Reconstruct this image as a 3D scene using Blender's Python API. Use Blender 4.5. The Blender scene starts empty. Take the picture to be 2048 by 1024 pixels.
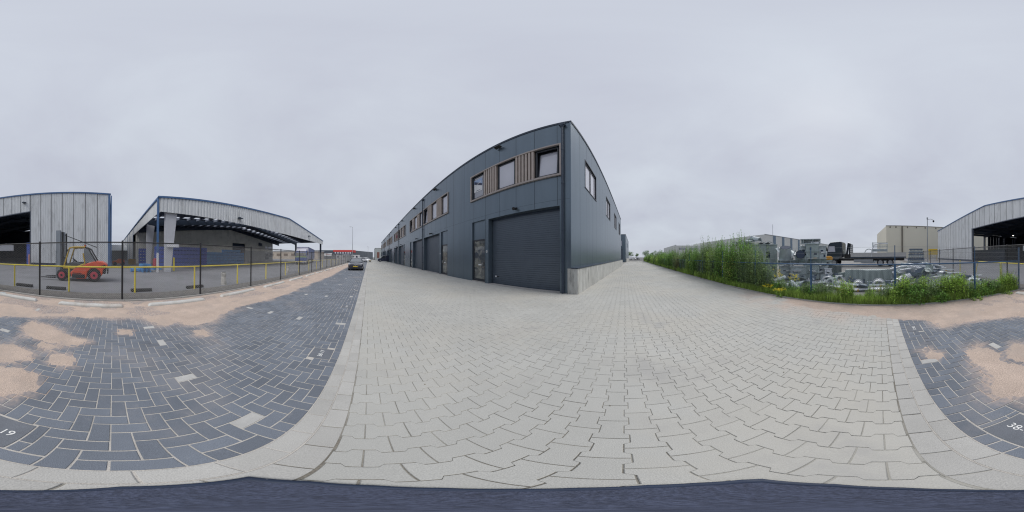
import bpy, math, random
import numpy as np
from mathutils import Vector, Matrix
R = math.radians
random.seed(7)
rng = np.random.default_rng(11)
S = bpy.context.scene
C = S.collection

# ---------------------------------------------------------------- camera
cam_data = bpy.data.cameras.new('camera')
cam_data.type = 'PANO'
cam_data.panorama_type = 'EQUIRECTANGULAR'
cam_data.clip_start = 0.05
cam_data.clip_end = 3000
cam = bpy.data.objects.new('camera', cam_data)
cam.location = (0, 0, 1.55)
cam.rotation_euler = (R(90.6), 0, R(-50.45))
C.objects.link(cam)
S.camera = cam
# ---------------------------------------------------------------- light
S.view_settings.view_transform = 'Standard'
S.view_settings.look = 'None'
S.view_settings.exposure = 0.12
S.view_settings.gamma = 1.0
S.render.film_transparent = False
S.cycles.max_bounces = 6
S.cycles.use_denoising = True
S.cycles.denoiser = 'OPENIMAGEDENOISE'
S.cycles.denoising_input_passes = 'RGB_ALBEDO_NORMAL'
S.cycles.denoising_prefilter = 'NONE'
S.cycles.filter_width = 1.15
S.cycles.transparent_max_bounces = 12
SUN_EL, SUN_DIR = 50, (0.35, -0.94)       # soft light comes from behind the side wall's street
world = bpy.data.worlds.new('World')
S.world = world
world.use_nodes = True
nt = world.node_tree
nt.nodes.clear()
W = lambda t: nt.nodes.new(t)
out = W('ShaderNodeOutputWorld')
add = W('ShaderNodeMixShader')
bg1, bg2 = W('ShaderNodeBackground'), W('ShaderNodeBackground')
sky = W('ShaderNodeTexSky')
sky.sky_type = 'NISHITA'
sky.sun_disc = False
sky.sun_elevation = R(SUN_EL)
sky.sun_rotation = math.atan2(SUN_DIR[0], SUN_DIR[1])
sky.dust_density = 1.0
bg1.inputs['Strength'].default_value = 0.05
bg2.inputs['Strength'].default_value = 1.0
tc = W('ShaderNodeTexCoord')
sep = W('ShaderNodeSeparateXYZ')
nt.links.new(tc.outputs['Generated'], sep.inputs[0])
mz = W('ShaderNodeMath'); mz.operation = 'MAXIMUM'; mz.inputs[1].default_value = 0.0
nt.links.new(sep.outputs['Z'], mz.inputs[0])
ma = W('ShaderNodeMath'); ma.operation = 'ADD'; ma.inputs[1].default_value = 0.28
nt.links.new(mz.outputs[0], ma.inputs[0])
dx = W('ShaderNodeMath'); dx.operation = 'DIVIDE'
dy = W('ShaderNodeMath'); dy.operation = 'DIVIDE'
nt.links.new(sep.outputs['X'], dx.inputs[0]); nt.links.new(ma.outputs[0], dx.inputs[1])
nt.links.new(sep.outputs['Y'], dy.inputs[0]); nt.links.new(ma.outputs[0], dy.inputs[1])
cmb = W('ShaderNodeCombineXYZ')
nt.links.new(dx.outputs[0], cmb.inputs['X']); nt.links.new(dy.outputs[0], cmb.inputs['Y'])
nz = W('ShaderNodeTexNoise')
nz.inputs['Scale'].default_value = 1.25; nz.inputs['Detail'].default_value = 6; nz.inputs['Roughness'].default_value = 0.52
nz.inputs['Distortion'].default_value = 0.35
nt.links.new(cmb.outputs[0], nz.inputs['Vector'])
cr = W('ShaderNodeValToRGB')
cr.color_ramp.elements[0].position = 0.30; cr.color_ramp.elements[0].color = (0.520, 0.546, 0.634, 1)
cr.color_ramp.elements[1].position = 0.72; cr.color_ramp.elements[1].color = (0.620, 0.665, 0.740, 1)
nt.links.new(nz.outputs['Fac'], cr.inputs[0])
# overcast sky: a little brighter towards the zenith
mr = W('ShaderNodeMapRange')
mr.inputs['From Min'].default_value = 0.0; mr.inputs['From Max'].default_value = 0.9
mr.inputs['To Min'].default_value = 0.92; mr.inputs['To Max'].default_value = 1.03
nt.links.new(sep.outputs['Z'], mr.inputs['Value'])
vm = W('ShaderNodeVectorMath'); vm.operation = 'SCALE'
nt.links.new(cr.outputs[0], vm.inputs[0]); nt.links.new(mr.outputs[0], vm.inputs['Scale'])
nt.links.new(vm.outputs[0], bg2.inputs['Color'])
nt.links.new(sky.outputs[0], bg1.inputs['Color'])
add.inputs[0].default_value = 0.93          # the cloud layer hides nearly all of the clear sky above it
nt.links.new(bg1.outputs[0], add.inputs[1]); nt.links.new(bg2.outputs[0], add.inputs[2])
nt.links.new(add.outputs[0], out.inputs['Surface'])
sun_data = bpy.data.lights.new('sun', 'SUN')
sun_data.energy = 1.9
sun_data.angle = R(40)
sun_data.color = (1.0, 0.965, 0.91)
sun = bpy.data.objects.new('sun', sun_data)
e = R(SUN_EL)
sd = Vector((SUN_DIR[0] * math.cos(e), SUN_DIR[1] * math.cos(e), math.sin(e)))
sun.rotation_euler = sd.to_track_quat('Z', 'Y').to_euler()
sun.location = (0, -20, 40)
C.objects.link(sun)

# ---------------------------------------------------------------- helpers
def tag(o, label=None, cat=None, group=None, kind=None):
    if label: o['label'] = label
    if cat: o['category'] = cat
    if group: o['group'] = group
    if kind: o['kind'] = kind
    return o

def empty(name, loc, rz=0, label=None, cat=None, group=None):
    o = bpy.data.objects.new(name, None)
    o.location = loc; o.rotation_euler = (0, 0, rz)
    o.empty_display_size = 0.2
    C.objects.link(o)
    return tag(o, label, cat, group)

def copy_tree(o, loc=None, rz=None, parent=None, label=None):
    c = o.copy(); C.objects.link(c)
    if parent is not None: c.parent = parent
    if loc is not None: c.location = loc
    if rz is not None: c.rotation_euler = (0, 0, rz)
    if label: c['label'] = label
    for ch in list(o.children):
        copy_tree(ch, parent=c)
    return c

class MB:
    def __init__(s): s.v = []; s.f = []; s.cut = []
    def add(s, vs, fs):
        n = len(s.v); s.cut.append((n, len(s.f))); s.v += [tuple(v) for v in vs]; s.f += [tuple(i + n for i in f) for f in fs]
        return s
    def box(s, x0, x1, y0, y1, z0, z1):
        return s.add([(x0,y0,z0),(x1,y0,z0),(x1,y1,z0),(x0,y1,z0),(x0,y0,z1),(x1,y0,z1),(x1,y1,z1),(x0,y1,z1)],
                     [(0,3,2,1),(4,5,6,7),(0,1,5,4),(1,2,6,5),(2,3,7,6),(3,0,4,7)])
    def obox(s, c, size, rot=(0,0,0)):
        m = Matrix.Translation(c) @ (Matrix.Rotation(rot[2],4,'Z') @ Matrix.Rotation(rot[1],4,'Y') @ Matrix.Rotation(rot[0],4,'X'))
        hx, hy, hz = size[0]/2, size[1]/2, size[2]/2
        vs = [m @ Vector(p) for p in ((-hx,-hy,-hz),(hx,-hy,-hz),(hx,hy,-hz),(-hx,hy,-hz),(-hx,-hy,hz),(hx,-hy,hz),(hx,hy,hz),(-hx,hy,hz))]
        return s.add(vs, [(0,3,2,1),(4,5,6,7),(0,1,5,4),(1,2,6,5),(2,3,7,6),(3,0,4,7)])
    def fbox(s, F, u0, u1, d0, d1, z0, z1):
        P = lambda u, d, z: (F[0]+u*F[2]+d*F[4], F[1]+u*F[3]+d*F[5], z)
        return s.add([P(u0,d0,z0),P(u1,d0,z0),P(u1,d1,z0),P(u0,d1,z0),P(u0,d0,z1),P(u1,d0,z1),P(u1,d1,z1),P(u0,d1,z1)],
                     [(0,3,2,1),(4,5,6,7),(0,1,5,4),(1,2,6,5),(2,3,7,6),(3,0,4,7)])
    def fquad(s, F, u0, u1, d, z0, z1, dtop=None):
        if dtop is None: dtop = d
        P = lambda u, d, z: (F[0]+u*F[2]+d*F[4], F[1]+u*F[3]+d*F[5], z)
        return s.add([P(u0,d,z0),P(u1,d,z0),P(u1,dtop,z1),P(u0,dtop,z1)], [(0,1,2,3)])
    def cyl(s, p0, p1, r0, r1=None, n=8, caps=True):
        r1 = r0 if r1 is None else r1
        p0, p1 = Vector(p0), Vector(p1); d = (p1-p0)
        if d.length < 1e-6: return s
        d.normalize()
        a = d.orthogonal().normalized(); b = d.cross(a)
        vs = []
        for p, r in ((p0, r0), (p1, r1)):
            for k in range(n):
                t = 2*math.pi*k/n
                vs.append(p + a*(r*math.cos(t)) + b*(r*math.sin(t)))
        fs = [(k, (k+1) % n, n+(k+1) % n, n+k) for k in range(n)]
        if caps: fs += [tuple(range(n-1,-1,-1)), tuple(range(n, 2*n))]
        return s.add(vs, fs)
    def tube(s, pts, r, n=6):
        for i in range(len(pts)-1):
            s.cyl(pts[i], pts[i+1], r, r, n)
        return s
    def prism(s, poly, a0, a1, axis='z'):
        """extrude a 2D polygon along an axis: z (x,y), y (x,z), x (y,z)"""
        def P(p, t):
            if axis == 'z': return (p[0], p[1], t)
            if axis == 'y': return (p[0], t, p[1])
            return (t, p[0], p[1])
        n = len(poly)
        vs = [P(p, a0) for p in poly] + [P(p, a1) for p in poly]
        fs = [(i, (i+1) % n, n+(i+1) % n, n+i) for i in range(n)] + [tuple(range(n-1,-1,-1)), tuple(range(n, 2*n))]
        return s.add(vs, fs)
    def loft(s, secs, cap=True):
        n = len(secs[0]); vs = [p for sec in secs for p in sec]; fs = []
        for k in range(len(secs)-1):
            for i in range(n):
                fs.append((k*n+i, k*n+(i+1) % n, (k+1)*n+(i+1) % n, (k+1)*n+i))
        if cap: fs += [tuple(range(n-1,-1,-1)), tuple(range((len(secs)-1)*n, len(secs)*n))]
        return s.add(vs, fs)
    def ball(s, c, r, n=10, m=6):
        rx, ry, rz = r if isinstance(r, tuple) else (r, r, r)
        secs = []
        for j in range(m+1):
            t = math.pi*(j/m)*0.998+0.001
            secs.append([(c[0]+rx*math.sin(t)*math.cos(2*math.pi*k/n), c[1]+ry*math.sin(t)*math.sin(2*math.pi*k/n), c[2]-rz*math.cos(t)) for k in range(n)])
        return s.loft(secs)
    def parts(s, name, mat, parent=None, **kw):
        """one object per shape that was added"""
        out = []; ends = s.cut[1:]+[(len(s.v), len(s.f))]
        for (a, fa), (b, fb) in zip(s.cut, ends):
            m = MB(); m.add(s.v[a:b], [tuple(i-a for i in f) for f in s.f[fa:fb]]); out.append(m.build(name, mat, parent, **kw))
        return out
    def build(s, name, mat, parent=None, smooth=False, bevel=0, segs=2, angle=35):
        me = bpy.data.meshes.new(name)
        me.from_pydata(s.v, [], s.f)
        me.materials.append(mat)
        o = bpy.data.objects.new(name, me)
        C.objects.link(o)
        if parent is not None: o.parent = parent
        if smooth: me.shade_smooth()
        if bevel:
            b = o.modifiers.new('bevel', 'BEVEL'); b.width = bevel; b.segments = segs; b.limit_method = 'ANGLE'; b.angle_limit = R(angle)
            me.shade_smooth(); b.harden_normals = False
            w = o.modifiers.new('wn', 'WEIGHTED_NORMAL'); w.keep_sharp = False
        return o

def np_mesh(name, verts, loops, sizes, mat, smooth=False):
    me = bpy.data.meshes.new(name)
    me.vertices.add(len(verts)); me.vertices.foreach_set('co', np.asarray(verts, np.float32).ravel())
    loops = np.asarray(loops, np.int32).ravel(); sizes = np.asarray(sizes, np.int32)
    me.loops.add(len(loops)); me.loops.foreach_set('vertex_index', loops)
    me.polygons.add(len(sizes))
    st = np.zeros(len(sizes), np.int32); st[1:] = np.cumsum(sizes)[:-1]
    me.polygons.foreach_set('loop_start', st)
    try: me.polygons.foreach_set('loop_total', sizes)
    except Exception: pass
    me.update(calc_edges=True)
    me.validate()
    me.materials.append(mat)
    me.polygons.foreach_set('use_smooth', np.full(len(sizes), smooth))
    o = bpy.data.objects.new(name, me); C.objects.link(o)
    return o

# node material builder
def mat(name, col, rough=0.6, metal=0.0, var=0.0, vscale=3.0, bump=0.0, bscale=40.0, island=0.0, spec=0.5,
        stains_glints=None, ior=None, fine=0.0, fscale=300.0, coord='pos', stretch=None, coat=0.0):
    m = bpy.data.materials.new(name); m.use_nodes = True
    t = m.node_tree; b = t.nodes['Principled BSDF']
    b.inputs['Roughness'].default_value = rough
    b.inputs['Metallic'].default_value = metal
    b.inputs['Specular IOR Level'].default_value = spec
    b.inputs['Coat Weight'].default_value = coat
    if ior: b.inputs['IOR'].default_value = ior
    b.inputs['Base Color'].default_value = (*col, 1)
    N = t.nodes.new; L = t.links.new
    if coord == 'pos':
        vec = N('ShaderNodeNewGeometry').outputs['Position']
    else:
        vec = N('ShaderNodeTexCoord').outputs['Object']
    if stretch:
        mp = N('ShaderNodeMapping'); mp.inputs['Scale'].default_value = stretch
        L(vec, mp.inputs['Vector']); vs = mp.outputs[0]
    else: vs = vec
    val = None
    def mul(a, bb):
        if a is None: return bb
        q = N('ShaderNodeMath'); q.operation = 'MULTIPLY'; L(a, q.inputs[0]); L(bb, q.inputs[1]); return q.outputs[0]
    def ranged(sock, lo, hi, a=0.3, c=0.7):
        q = N('ShaderNodeMapRange'); q.inputs['From Min'].default_value = a; q.inputs['From Max'].default_value = c
        q.inputs['To Min'].default_value = lo; q.inputs['To Max'].default_value = hi; L(sock, q.inputs['Value']); return q.outputs[0]
    if var:
        n = N('ShaderNodeTexNoise'); n.inputs['Scale'].default_value = vscale; n.inputs['Detail'].default_value = 5; n.inputs['Roughness'].default_value = 0.6
        L(vs, n.inputs['Vector']); val = mul(val, ranged(n.outputs['Fac'], 1-var, 1+var))
    if fine:
        n = N('ShaderNodeTexNoise'); n.inputs['Scale'].default_value = fscale; n.inputs['Detail'].default_value = 2
        L(vec, n.inputs['Vector']); val = mul(val, ranged(n.outputs['Fac'], 1-fine, 1+fine))
    if island:
        g = N('ShaderNodeNewGeometry'); val = mul(val, ranged(g.outputs['Random Per Island'], 1-island, 1+island, 0, 1))
    colsock = None
    if val is not None:
        sc = N('ShaderNodeVectorMath'); sc.operation = 'SCALE'; sc.inputs[0].default_value = col; L(val, sc.inputs['Scale']); colsock = sc.outputs[0]
    if stains_glints:     # (colour, noise scale, lo, hi, strength)
        for (c2, s2, lo, hi, st) in stains_glints:
            n = N('ShaderNodeTexNoise'); n.inputs['Scale'].default_value = s2; n.inputs['Detail'].default_value = 6; n.inputs['Roughness'].default_value = 0.65
            L(vs, n.inputs['Vector']); f = ranged(n.outputs['Fac'], 0, st, lo, hi)
            mx = N('ShaderNodeMix'); mx.data_type = 'RGBA'; mx.inputs['B'].default_value = (*c2, 1); L(f, mx.inputs['Factor'])
            if colsock is None: mx.inputs['A'].default_value = (*col, 1)
            else: L(colsock, mx.inputs['A'])
            colsock = mx.outputs['Result']
    if colsock is not None: L(colsock, b.inputs['Base Color'])
    if bump:
        n = N('ShaderNodeTexNoise'); n.inputs['Scale'].default_value = bscale; n.inputs['Detail'].default_value = 3; L(vec, n.inputs['Vector'])
        bp = N('ShaderNodeBump'); bp.inputs['Strength'].default_value = bump; bp.inputs['Distance'].default_value = 0.01
        L(n.outputs['Fac'], bp.inputs['Height']); L(bp.outputs[0], b.inputs['Normal'])
    return m

def vnoise(x, y, scale, seed=0):
    """smooth value noise on numpy arrays, 0..1"""
    r = np.random.default_rng(seed); T = r.random((64, 64))
    u, v = x*scale, y*scale
    i, j = np.floor(u).astype(int), np.floor(v).astype(int)
    fu, fv = u-i, v-j; fu = fu*fu*(3-2*fu); fv = fv*fv*(3-2*fv)
    g = lambda a, b: T[a % 64, b % 64]
    return (g(i,j)*(1-fu)+g(i+1,j)*fu)*(1-fv)+(g(i,j+1)*(1-fu)+g(i+1,j+1)*fu)*fv

def fbm(x, y, scale, seed=0, octs=4):
    a = 0; w = 1; t = 0
    for k in range(octs):
        a = a + w*vnoise(x, y, scale*2**k, seed+k); t += w; w *= 0.5
    return a/t

def poly_sd(px, py, poly):
    """signed distance, positive inside"""
    d = np.full(px.shape, 1e9); inside = np.zeros(px.shape, bool)
    n = len(poly)
    for i in range(n):
        x0, y0 = poly[i]; x1, y1 = poly[(i+1) % n]
        ex, ey = x1-x0, y1-y0
        t = np.clip(((px-x0)*ex+(py-y0)*ey)/(ex*ex+ey*ey+1e-12), 0, 1)
        d = np.minimum(d, np.hypot(px-x0-t*ex, py-y0-t*ey))
        c = ((y0 > py) != (y1 > py)) & (px < (x1-x0)*(py-y0)/((y1-y0) if y1 != y0 else 1e-9)+x0)
        inside ^= c
    return np.where(inside, d, -d)

KS = -0.04                                   # the path beside the building drifts a little
def kerb_y(x): return -4.85 + KS*x           # light path | weed strip
def fence_y(x): return -5.32 + KS*x
SIDE = -0.06
def side_y(x): return 2.2 + SIDE*(x-6.5)

# ---------------------------------------------------------------- ground
M_asph = mat('asphalt_yard', (0.195, 0.198, 0.212), 0.9, var=0.16, vscale=0.5, fine=0.25, fscale=90, bump=0.25, bscale=120,
             stains_glints=[((0.11, 0.11, 0.12), 0.25, 0.52, 0.66, 0.6), ((0.26, 0.25, 0.24), 1.3, 0.63, 0.72, 0.35)])
M_far = mat('far_ground', (0.16, 0.16, 0.155), 0.95, var=0.2, vscale=0.05)
M_yard = mat('yard_concrete', (0.235, 0.23, 0.22), 0.95, var=0.25, vscale=0.7, fine=0.2, fscale=40, bump=0.3, bscale=30)
M_verge = mat('verge_gravel', (0.155, 0.145, 0.135), 0.95, var=0.25, vscale=5, fine=0.6, fscale=45, bump=0.8, bscale=50)
M_soil = mat('soil', (0.25, 0.215, 0.16), 1.0, var=0.3, vscale=2.5, fine=0.3, fscale=60, bump=0.6, bscale=40)
def sheet(name, pts, z, m):
    o = MB().add([(x, y, z) for x, y in pts], [tuple(range(len(pts)))]).build(name, m)
    return tag(o, kind='structure')
sheet('ground', [(-1500,-1500),(1500,-1500),(1500,1500),(-1500,1500)], -0.060, M_far)
sheet('asphalt_road', [(-75,-75),(-6.45,-75),(-6.45,160),(-75,160)], -0.012, M_asph)
sheet('verge_strip', [(-6.45,-60),(-5.36,-60),(-5.36,90),(-6.45,90)], -0.006, M_verge)
sheet('yard_ground', [(-5.36,-5.2),(90,-9.5),(90,-90),(-5.36,-90)], -0.050, M_yard)
sheet('soil_strip', [(-5.3,kerb_y(-5.3)-0.05),(70,kerb_y(70)-0.05),(70,kerb_y(70)-1.6),(-5.3,kerb_y(-5.3)-1.2)], -0.030, M_soil)
sheet('rear_pavement', [(32,-0.6),(32,60),(52,60),(52,-1.8)], -0.020, M_yard)

# bedding sand under the stones, its top shows in the joints
M_bed_d = mat('joint_sand_light', (0.50, 0.475, 0.44), 1.0, var=0.12, vscale=6, fine=0.2, fscale=200, bump=0.5, bscale=200)
M_bed_l = mat('joint_sand_grey', (0.205, 0.188, 0.160), 1.0, var=0.2, vscale=3, fine=0.25, fscale=150,
              stains_glints=[((0.40, 0.39, 0.355), 0.8, 0.42, 0.56, 0.92)])
sheet('bedding_dark_side', [(-5.27,-4.62),(-0.25,-4.82),(-0.25,92),(-5.27,92)], -0.0045, M_bed_d)
sheet('bedding_light_side', [(-0.25,-4.80),(62,kerb_y(62)+0.05),(62,side_y(62)+0.5),(6.9,side_y(6.9)+0.1),(6.9,92),(-0.25,92)], -0.0050, M_bed_l)

sand_polys = [
 [(3.2,-5.02),(2.9,-4.5),(1.9,-4.25),(0.84,-4.15),(0.2,-3.95),(-0.32,-3.74),(-0.98,-3.52),(-1.24,-3.02),(-1.73,-3.06),(-2.39,-2.84),(-2.86,-2.66),(-3.0,-2.46),(-3.4,-1.8),(-3.62,-1.46),
  (-3.77,-0.88),(-3.85,0.07),(-3.77,0.7),(-3.45,0.9),(-3.20,1.05),(-3.35,1.39),(-3.0,1.6),(-2.95,2.01),(-3.25,2.59),(-3.45,3.34),(-3.25,4.6),(-3.15,6.5),(-3.2,9),(-3.0,12),(-3.1,16),(-3.2,24),(-3.5,34),(-5.25,40),
  (-5.25,-4.62),(-1,-4.83)],
 [(-2.76,-1.75),(-3.12,-1.68),(-3.10,-1.23),(-2.80,-0.86),(-2.67,-0.48),(-2.62,-0.36),(-2.50,-0.50),(-2.43,-0.80),(-2.40,-1.0),(-2.45,-1.39),(-2.6,-1.6)],
 [(-1.86,-1.75),(-2.04,-1.43),(-1.94,-1.06),(-1.76,-1.00),(-1.59,-1.16),(-1.50,-1.5),(-1.65,-1.7)],
 [(-2.04,-0.78),(-2.13,-0.5),(-1.9,-0.43),(-1.81,-0.54),(-1.84,-0.74)],
 [(-1.43,-1.18),(-1.54,-0.98),(-1.5,-0.68),(-1.31,-0.64),(-1.12,-0.71),(-0.98,-0.81),(-0.87,-0.97),(-0.93,-1.18),(-1.04,-1.39),(-1.10,-1.79),(-1.21,-1.99),(-1.42,-2.05),(-1.45,-1.72),(-1.40,-1.43)],
 [(-3.14,0.13),(-3.12,0.36),(-2.92,0.36),(-2.93,0.12)],
 [(-2.74,1.50),(-2.66,1.68),(-2.38,1.62),(-2.5,1.5)],
 [(-0.78,-2.1),(-0.66,-2.32),(-0.56,-2.1),(-0.7,-1.98)],
 [(-2.35,-1.1),(-2.3,-0.8),(-2.15,-0.85),(-2.2,-1.1)],
]
bare = [(-4.35,-2.9,0.45),(-4.2,-2.1,0.3),(-4.25,-1.3,0.22),(-4.9,0.0,0.3),(-4.95,-0.4,0.3),(-4.9,2.0,0.35),(-4.5,0.55,0.18),(-4.0,1.2,0.12),(-4.9,3.3,0.3),(-5.0,4.6,0.3),(-3.9,-1.75,0.15),(-3.0,-3.9,0.16),(-3.4,-4.0,0.14),(-2.5,-3.6,0.1),(-3.9,-3.4,0.2)]
def dust_at(x, y):
    d = np.full(x.shape, -9.0)
    for q in sand_polys: d = np.maximum(d, poly_sd(x, y, q))
    f = fbm(x, y, 2.6, 55, 5)
    near_ = np.clip(1+d/(0.05+0.55*np.clip(f-0.42, 0, 1)*2.2), 0, 1)**1.8
    return np.clip(near_*(0.35+1.0*f)+0.5*np.clip(fbm(x, y, 0.9, 91, 4)-0.60, 0, 1)*np.clip(-x/4.0, 0, 1), 0, 0.85)

def stones(name, outs, z, tilt, chamfer, m, drop=0.012, zs=0.0008, dust=False):
    """outs: (n, k, 2) outlines -> one mesh of stones with chamfered tops"""
    outs = np.asarray(outs, np.float64); n, k, _ = outs.shape
    if n == 0: return None
    c = outs.mean(1, keepdims=True)
    zt = z + rng.normal(0, zs, (n, 1))
    tx, ty = rng.normal(0, tilt, (n, 1)), rng.normal(0, tilt, (n, 1))
    dxy = outs-c
    h = zt + tx*dxy[..., 0] + ty*dxy[..., 1]
    if chamfer:
        r = np.linalg.norm(dxy, axis=2, keepdims=True)
        inn = c + dxy*(1-chamfer/r)
        rings = [np.dstack([inn, h]), np.dstack([outs, h-0.0025]), np.dstack([outs, h*0-drop])]
    else:
        rings = [np.dstack([outs, h]), np.dstack([outs, h*0-drop])]
    V = np.concatenate(rings, axis=1)            # n, rings*k, 3
    nr = len(rings)
    f_top = np.arange(k)
    side = []
    for q in range(nr-1):
        for i in range(k):
            side.append([q*k+i, (q+1)*k+i, (q+1)*k+(i+1) % k, q*k+(i+1) % k])
    side = np.array(side).ravel()
    pat = np.concatenate([f_top, side]); sizes = [k]+[4]*(len(side)//4)
    off = (np.arange(n)*nr*k)[:, None]
    loops = (pat[None, :]+off).ravel()
    o = np_mesh(name, V.reshape(-1, 3), loops, np.tile(sizes, n), m)
    if dust:
        v = V.reshape(-1, 3); a = o.data.attributes.new('dust', 'FLOAT', 'POINT')
        a.data.foreach_set('value', dust_at(v[:, 0], v[:, 1]).astype(np.float32))
    return o

def rects(a, g):
    a = np.asarray(a, float).reshape(-1, 4); x0, x1, y0, y1 = a[:,0]+g, a[:,1]-g, a[:,2]+g, a[:,3]-g
    return np.stack([np.stack([x0,y0],1), np.stack([x1,y0],1), np.stack([x1,y1],1), np.stack([x0,y1],1)], 1)

# dark herringbone bricks with number tiles and white bay marks
w = 0.105
XR, XL = -0.385, -5.27
TILES = [(-0.64, -3.13, '38-21'), (-0.64, -0.54, '38-19'), (-0.64, 2.21, '38-17'), (-0.64, 4.90, '38-15'), (-0.64, 7.60, '38-13'), (-0.64, 10.3, '38-11'), (-0.64, 13.0, '38-9')]
bay_rows = [0.80+2.69*k for k in range(-1, 7)]
marks = [(x, y) for y in bay_rows for x in (-0.66, -1.54, -2.40, -3.17, -4.05)]
dark, white = [], []
def inside_tile(x0, x1, y0, y1):
    for (tx, ty, _) in TILES:
        if x1 > tx-0.155 and x0 < tx+0.155 and y1 > ty-0.155 and y0 < ty+0.155: return (tx, ty)
    return None
used = set()
for j in range(int(-4.9/w)-2, int(92/w)):
    for i in range(int((XL-XR)/w)-3, 1):
        q = (i-j) % 4
        if q == 0: r = [XR+i*w, XR+(i+2)*w, j*w, (j+1)*w]
        elif q == 3: r = [XR+i*w, XR+(i+1)*w, j*w, (j+2)*w]
        else: continue
        r[0] = max(r[0], XL); r[1] = min(r[1], XR)
        if r[1]-r[0] < 0.03: continue
        cx, cy = (r[0]+r[1])/2, (r[2]+r[3])/2
        if r[2] < kerb_y(cx)+0.12: continue
        t_ = inside_tile(*r)
        if t_:
            tx, ty = t_; pieces = []
            x0, x1, y0, y1 = r
            if x0 < tx-0.155-0.02: pieces.append([x0, tx-0.155, y0, y1])
            elif x1 > tx+0.155+0.02: pieces.append([tx+0.155, x1, y0, y1])
            elif y0 < ty-0.155-0.02: pieces.append([x0, x1, y0, ty-0.155])
            elif y1 > ty+0.155+0.02: pieces.append([x0, x1, ty+0.155, y1])
            dark += pieces
            continue
        hit = False
        for mi, (mx, my) in enumerate(marks):
            if mi not in used and abs(mx-cx) < 0.1 and abs(my-cy) < 0.09:
                if (mx < -3.9 or (mx < -3.0 and my < -1.0)) and mi % 2: continue
                if r[0] <= mx <= r[1]+0.001 and r[2] <= my <= r[3]+0.001:
                    used.add(mi); hit = True; break
        (white if hit else dark).append(r)
dark = np.array(dark)
M_brick = mat('charcoal_brick', (0.158, 0.178, 0.212), 0.8, island=0.13, var=0.14, vscale=1.1, fine=0.22, fscale=260, bump=0.35, bscale=260,
              stains_glints=[((0.30, 0.27, 0.255), 0.55, 0.54, 0.68, 0.45), ((0.32, 0.31, 0.31), 9.0, 0.62, 0.74, 0.35)])
M_whiteb = mat('white_brick', (0.46, 0.455, 0.44), 0.85, island=0.06, var=0.1, vscale=8, fine=0.15, fscale=260, bump=0.3, bscale=260)
near = dark[:, 3] < 12
t = M_brick.node_tree; b = t.nodes['Principled BSDF']; src = b.inputs['Base Color'].links[0].from_socket
at = t.nodes.new('ShaderNodeAttribute'); at.attribute_name = 'dust'
gg = t.nodes.new('ShaderNodeNewGeometry'); n_ = t.nodes.new('ShaderNodeTexNoise'); n_.inputs['Scale'].default_value = 24; n_.inputs['Detail'].default_value = 5; t.links.new(gg.outputs['Position'], n_.inputs['Vector'])
mr_ = t.nodes.new('ShaderNodeMapRange'); mr_.inputs[1].default_value = .3; mr_.inputs[2].default_value = .7; mr_.inputs[3].default_value = .35; mr_.inputs[4].default_value = 1.4; t.links.new(n_.outputs['Fac'], mr_.inputs[0])
mu_ = t.nodes.new('ShaderNodeMath'); mu_.operation = 'MULTIPLY'; mu_.use_clamp = True; t.links.new(at.outputs['Fac'], mu_.inputs[0]); t.links.new(mr_.outputs[0], mu_.inputs[1])
mx_ = t.nodes.new('ShaderNodeMix'); mx_.data_type = 'RGBA'; mx_.inputs['B'].default_value = (0.52, 0.41, 0.345, 1)
t.links.new(mu_.outputs[0], mx_.inputs['Factor']); t.links.new(src, mx_.inputs['A']); t.links.new(mx_.outputs['Result'], b.inputs['Base Color'])
tag(stones('brick_paving', rects(dark[near], 0.0048), 0.0, 0.006, 0.003, M_brick, zs=0.0008, dust=True), kind='structure')
tag(stones('brick_paving', rects(dark[~near], 0.0045), 0.0, 0.004, 0, M_brick, dust=True), kind='structure')
tag(stones('bay_marking_bricks', rects(white, 0.004), 0.0005, 0.003, 0.003, M_whiteb), kind='structure')
# kerb strip: two rows of light blocks
kb = []
for (x0, x1, ph) in ((-0.382, -0.256, 0.0), (-0.252, -0.122, 0.11)):
    y = -4.7+ph
    while y < 92:
        kb.append([x0, x1, y, y+0.236]); y += 0.238
M_kerb = mat('kerb_block', (0.440, 0.432, 0.410), 0.85, island=0.07, var=0.10, vscale=1.7, fine=0.14, fscale=220, bump=0.3, bscale=200)
tag(stones('kerb_strip', rects(kb, 0.0028), 0.001, 0.004, 0.003, M_kerb), kind='structure')
# I-shaped light pavers
L_, P_ = 0.22, 0.155
hw, hn = 0.0915-0.0026, 0.0635-0.0026
e_ = 0.0026
shape = np.array([(e_,-hw),(0.047,-hw),(0.064,-hn),(0.156,-hn),(0.173,-hw),(L_-e_,-hw),(L_-e_,hw),(0.173,hw),(0.156,hn),(0.064,hn),(0.047,hw),(e_,hw)])
cs = []
for r_ in range(-62, 590):
    yc = (r_+0.5)*P_
    off = 0.0 if r_ % 2 == 0 else L_/2
    x = -0.115-L_+off
    while x < 62:
        xc = x+L_/2
        if yc > side_y(max(xc, 6.5))-0.10 and xc > 6.38 and not (yc > 2.0 and xc < 6.9 and yc < 90):
            break
        if yc > 2.0 and xc > 6.9: break
        if yc > kerb_y(xc)+0.10 and x+L_ > -0.08:
            cs.append((x, yc))
        x += L_
cs = np.array(cs)
dist = np.hypot(cs[:, 0]+0.11, cs[:, 1])
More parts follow.
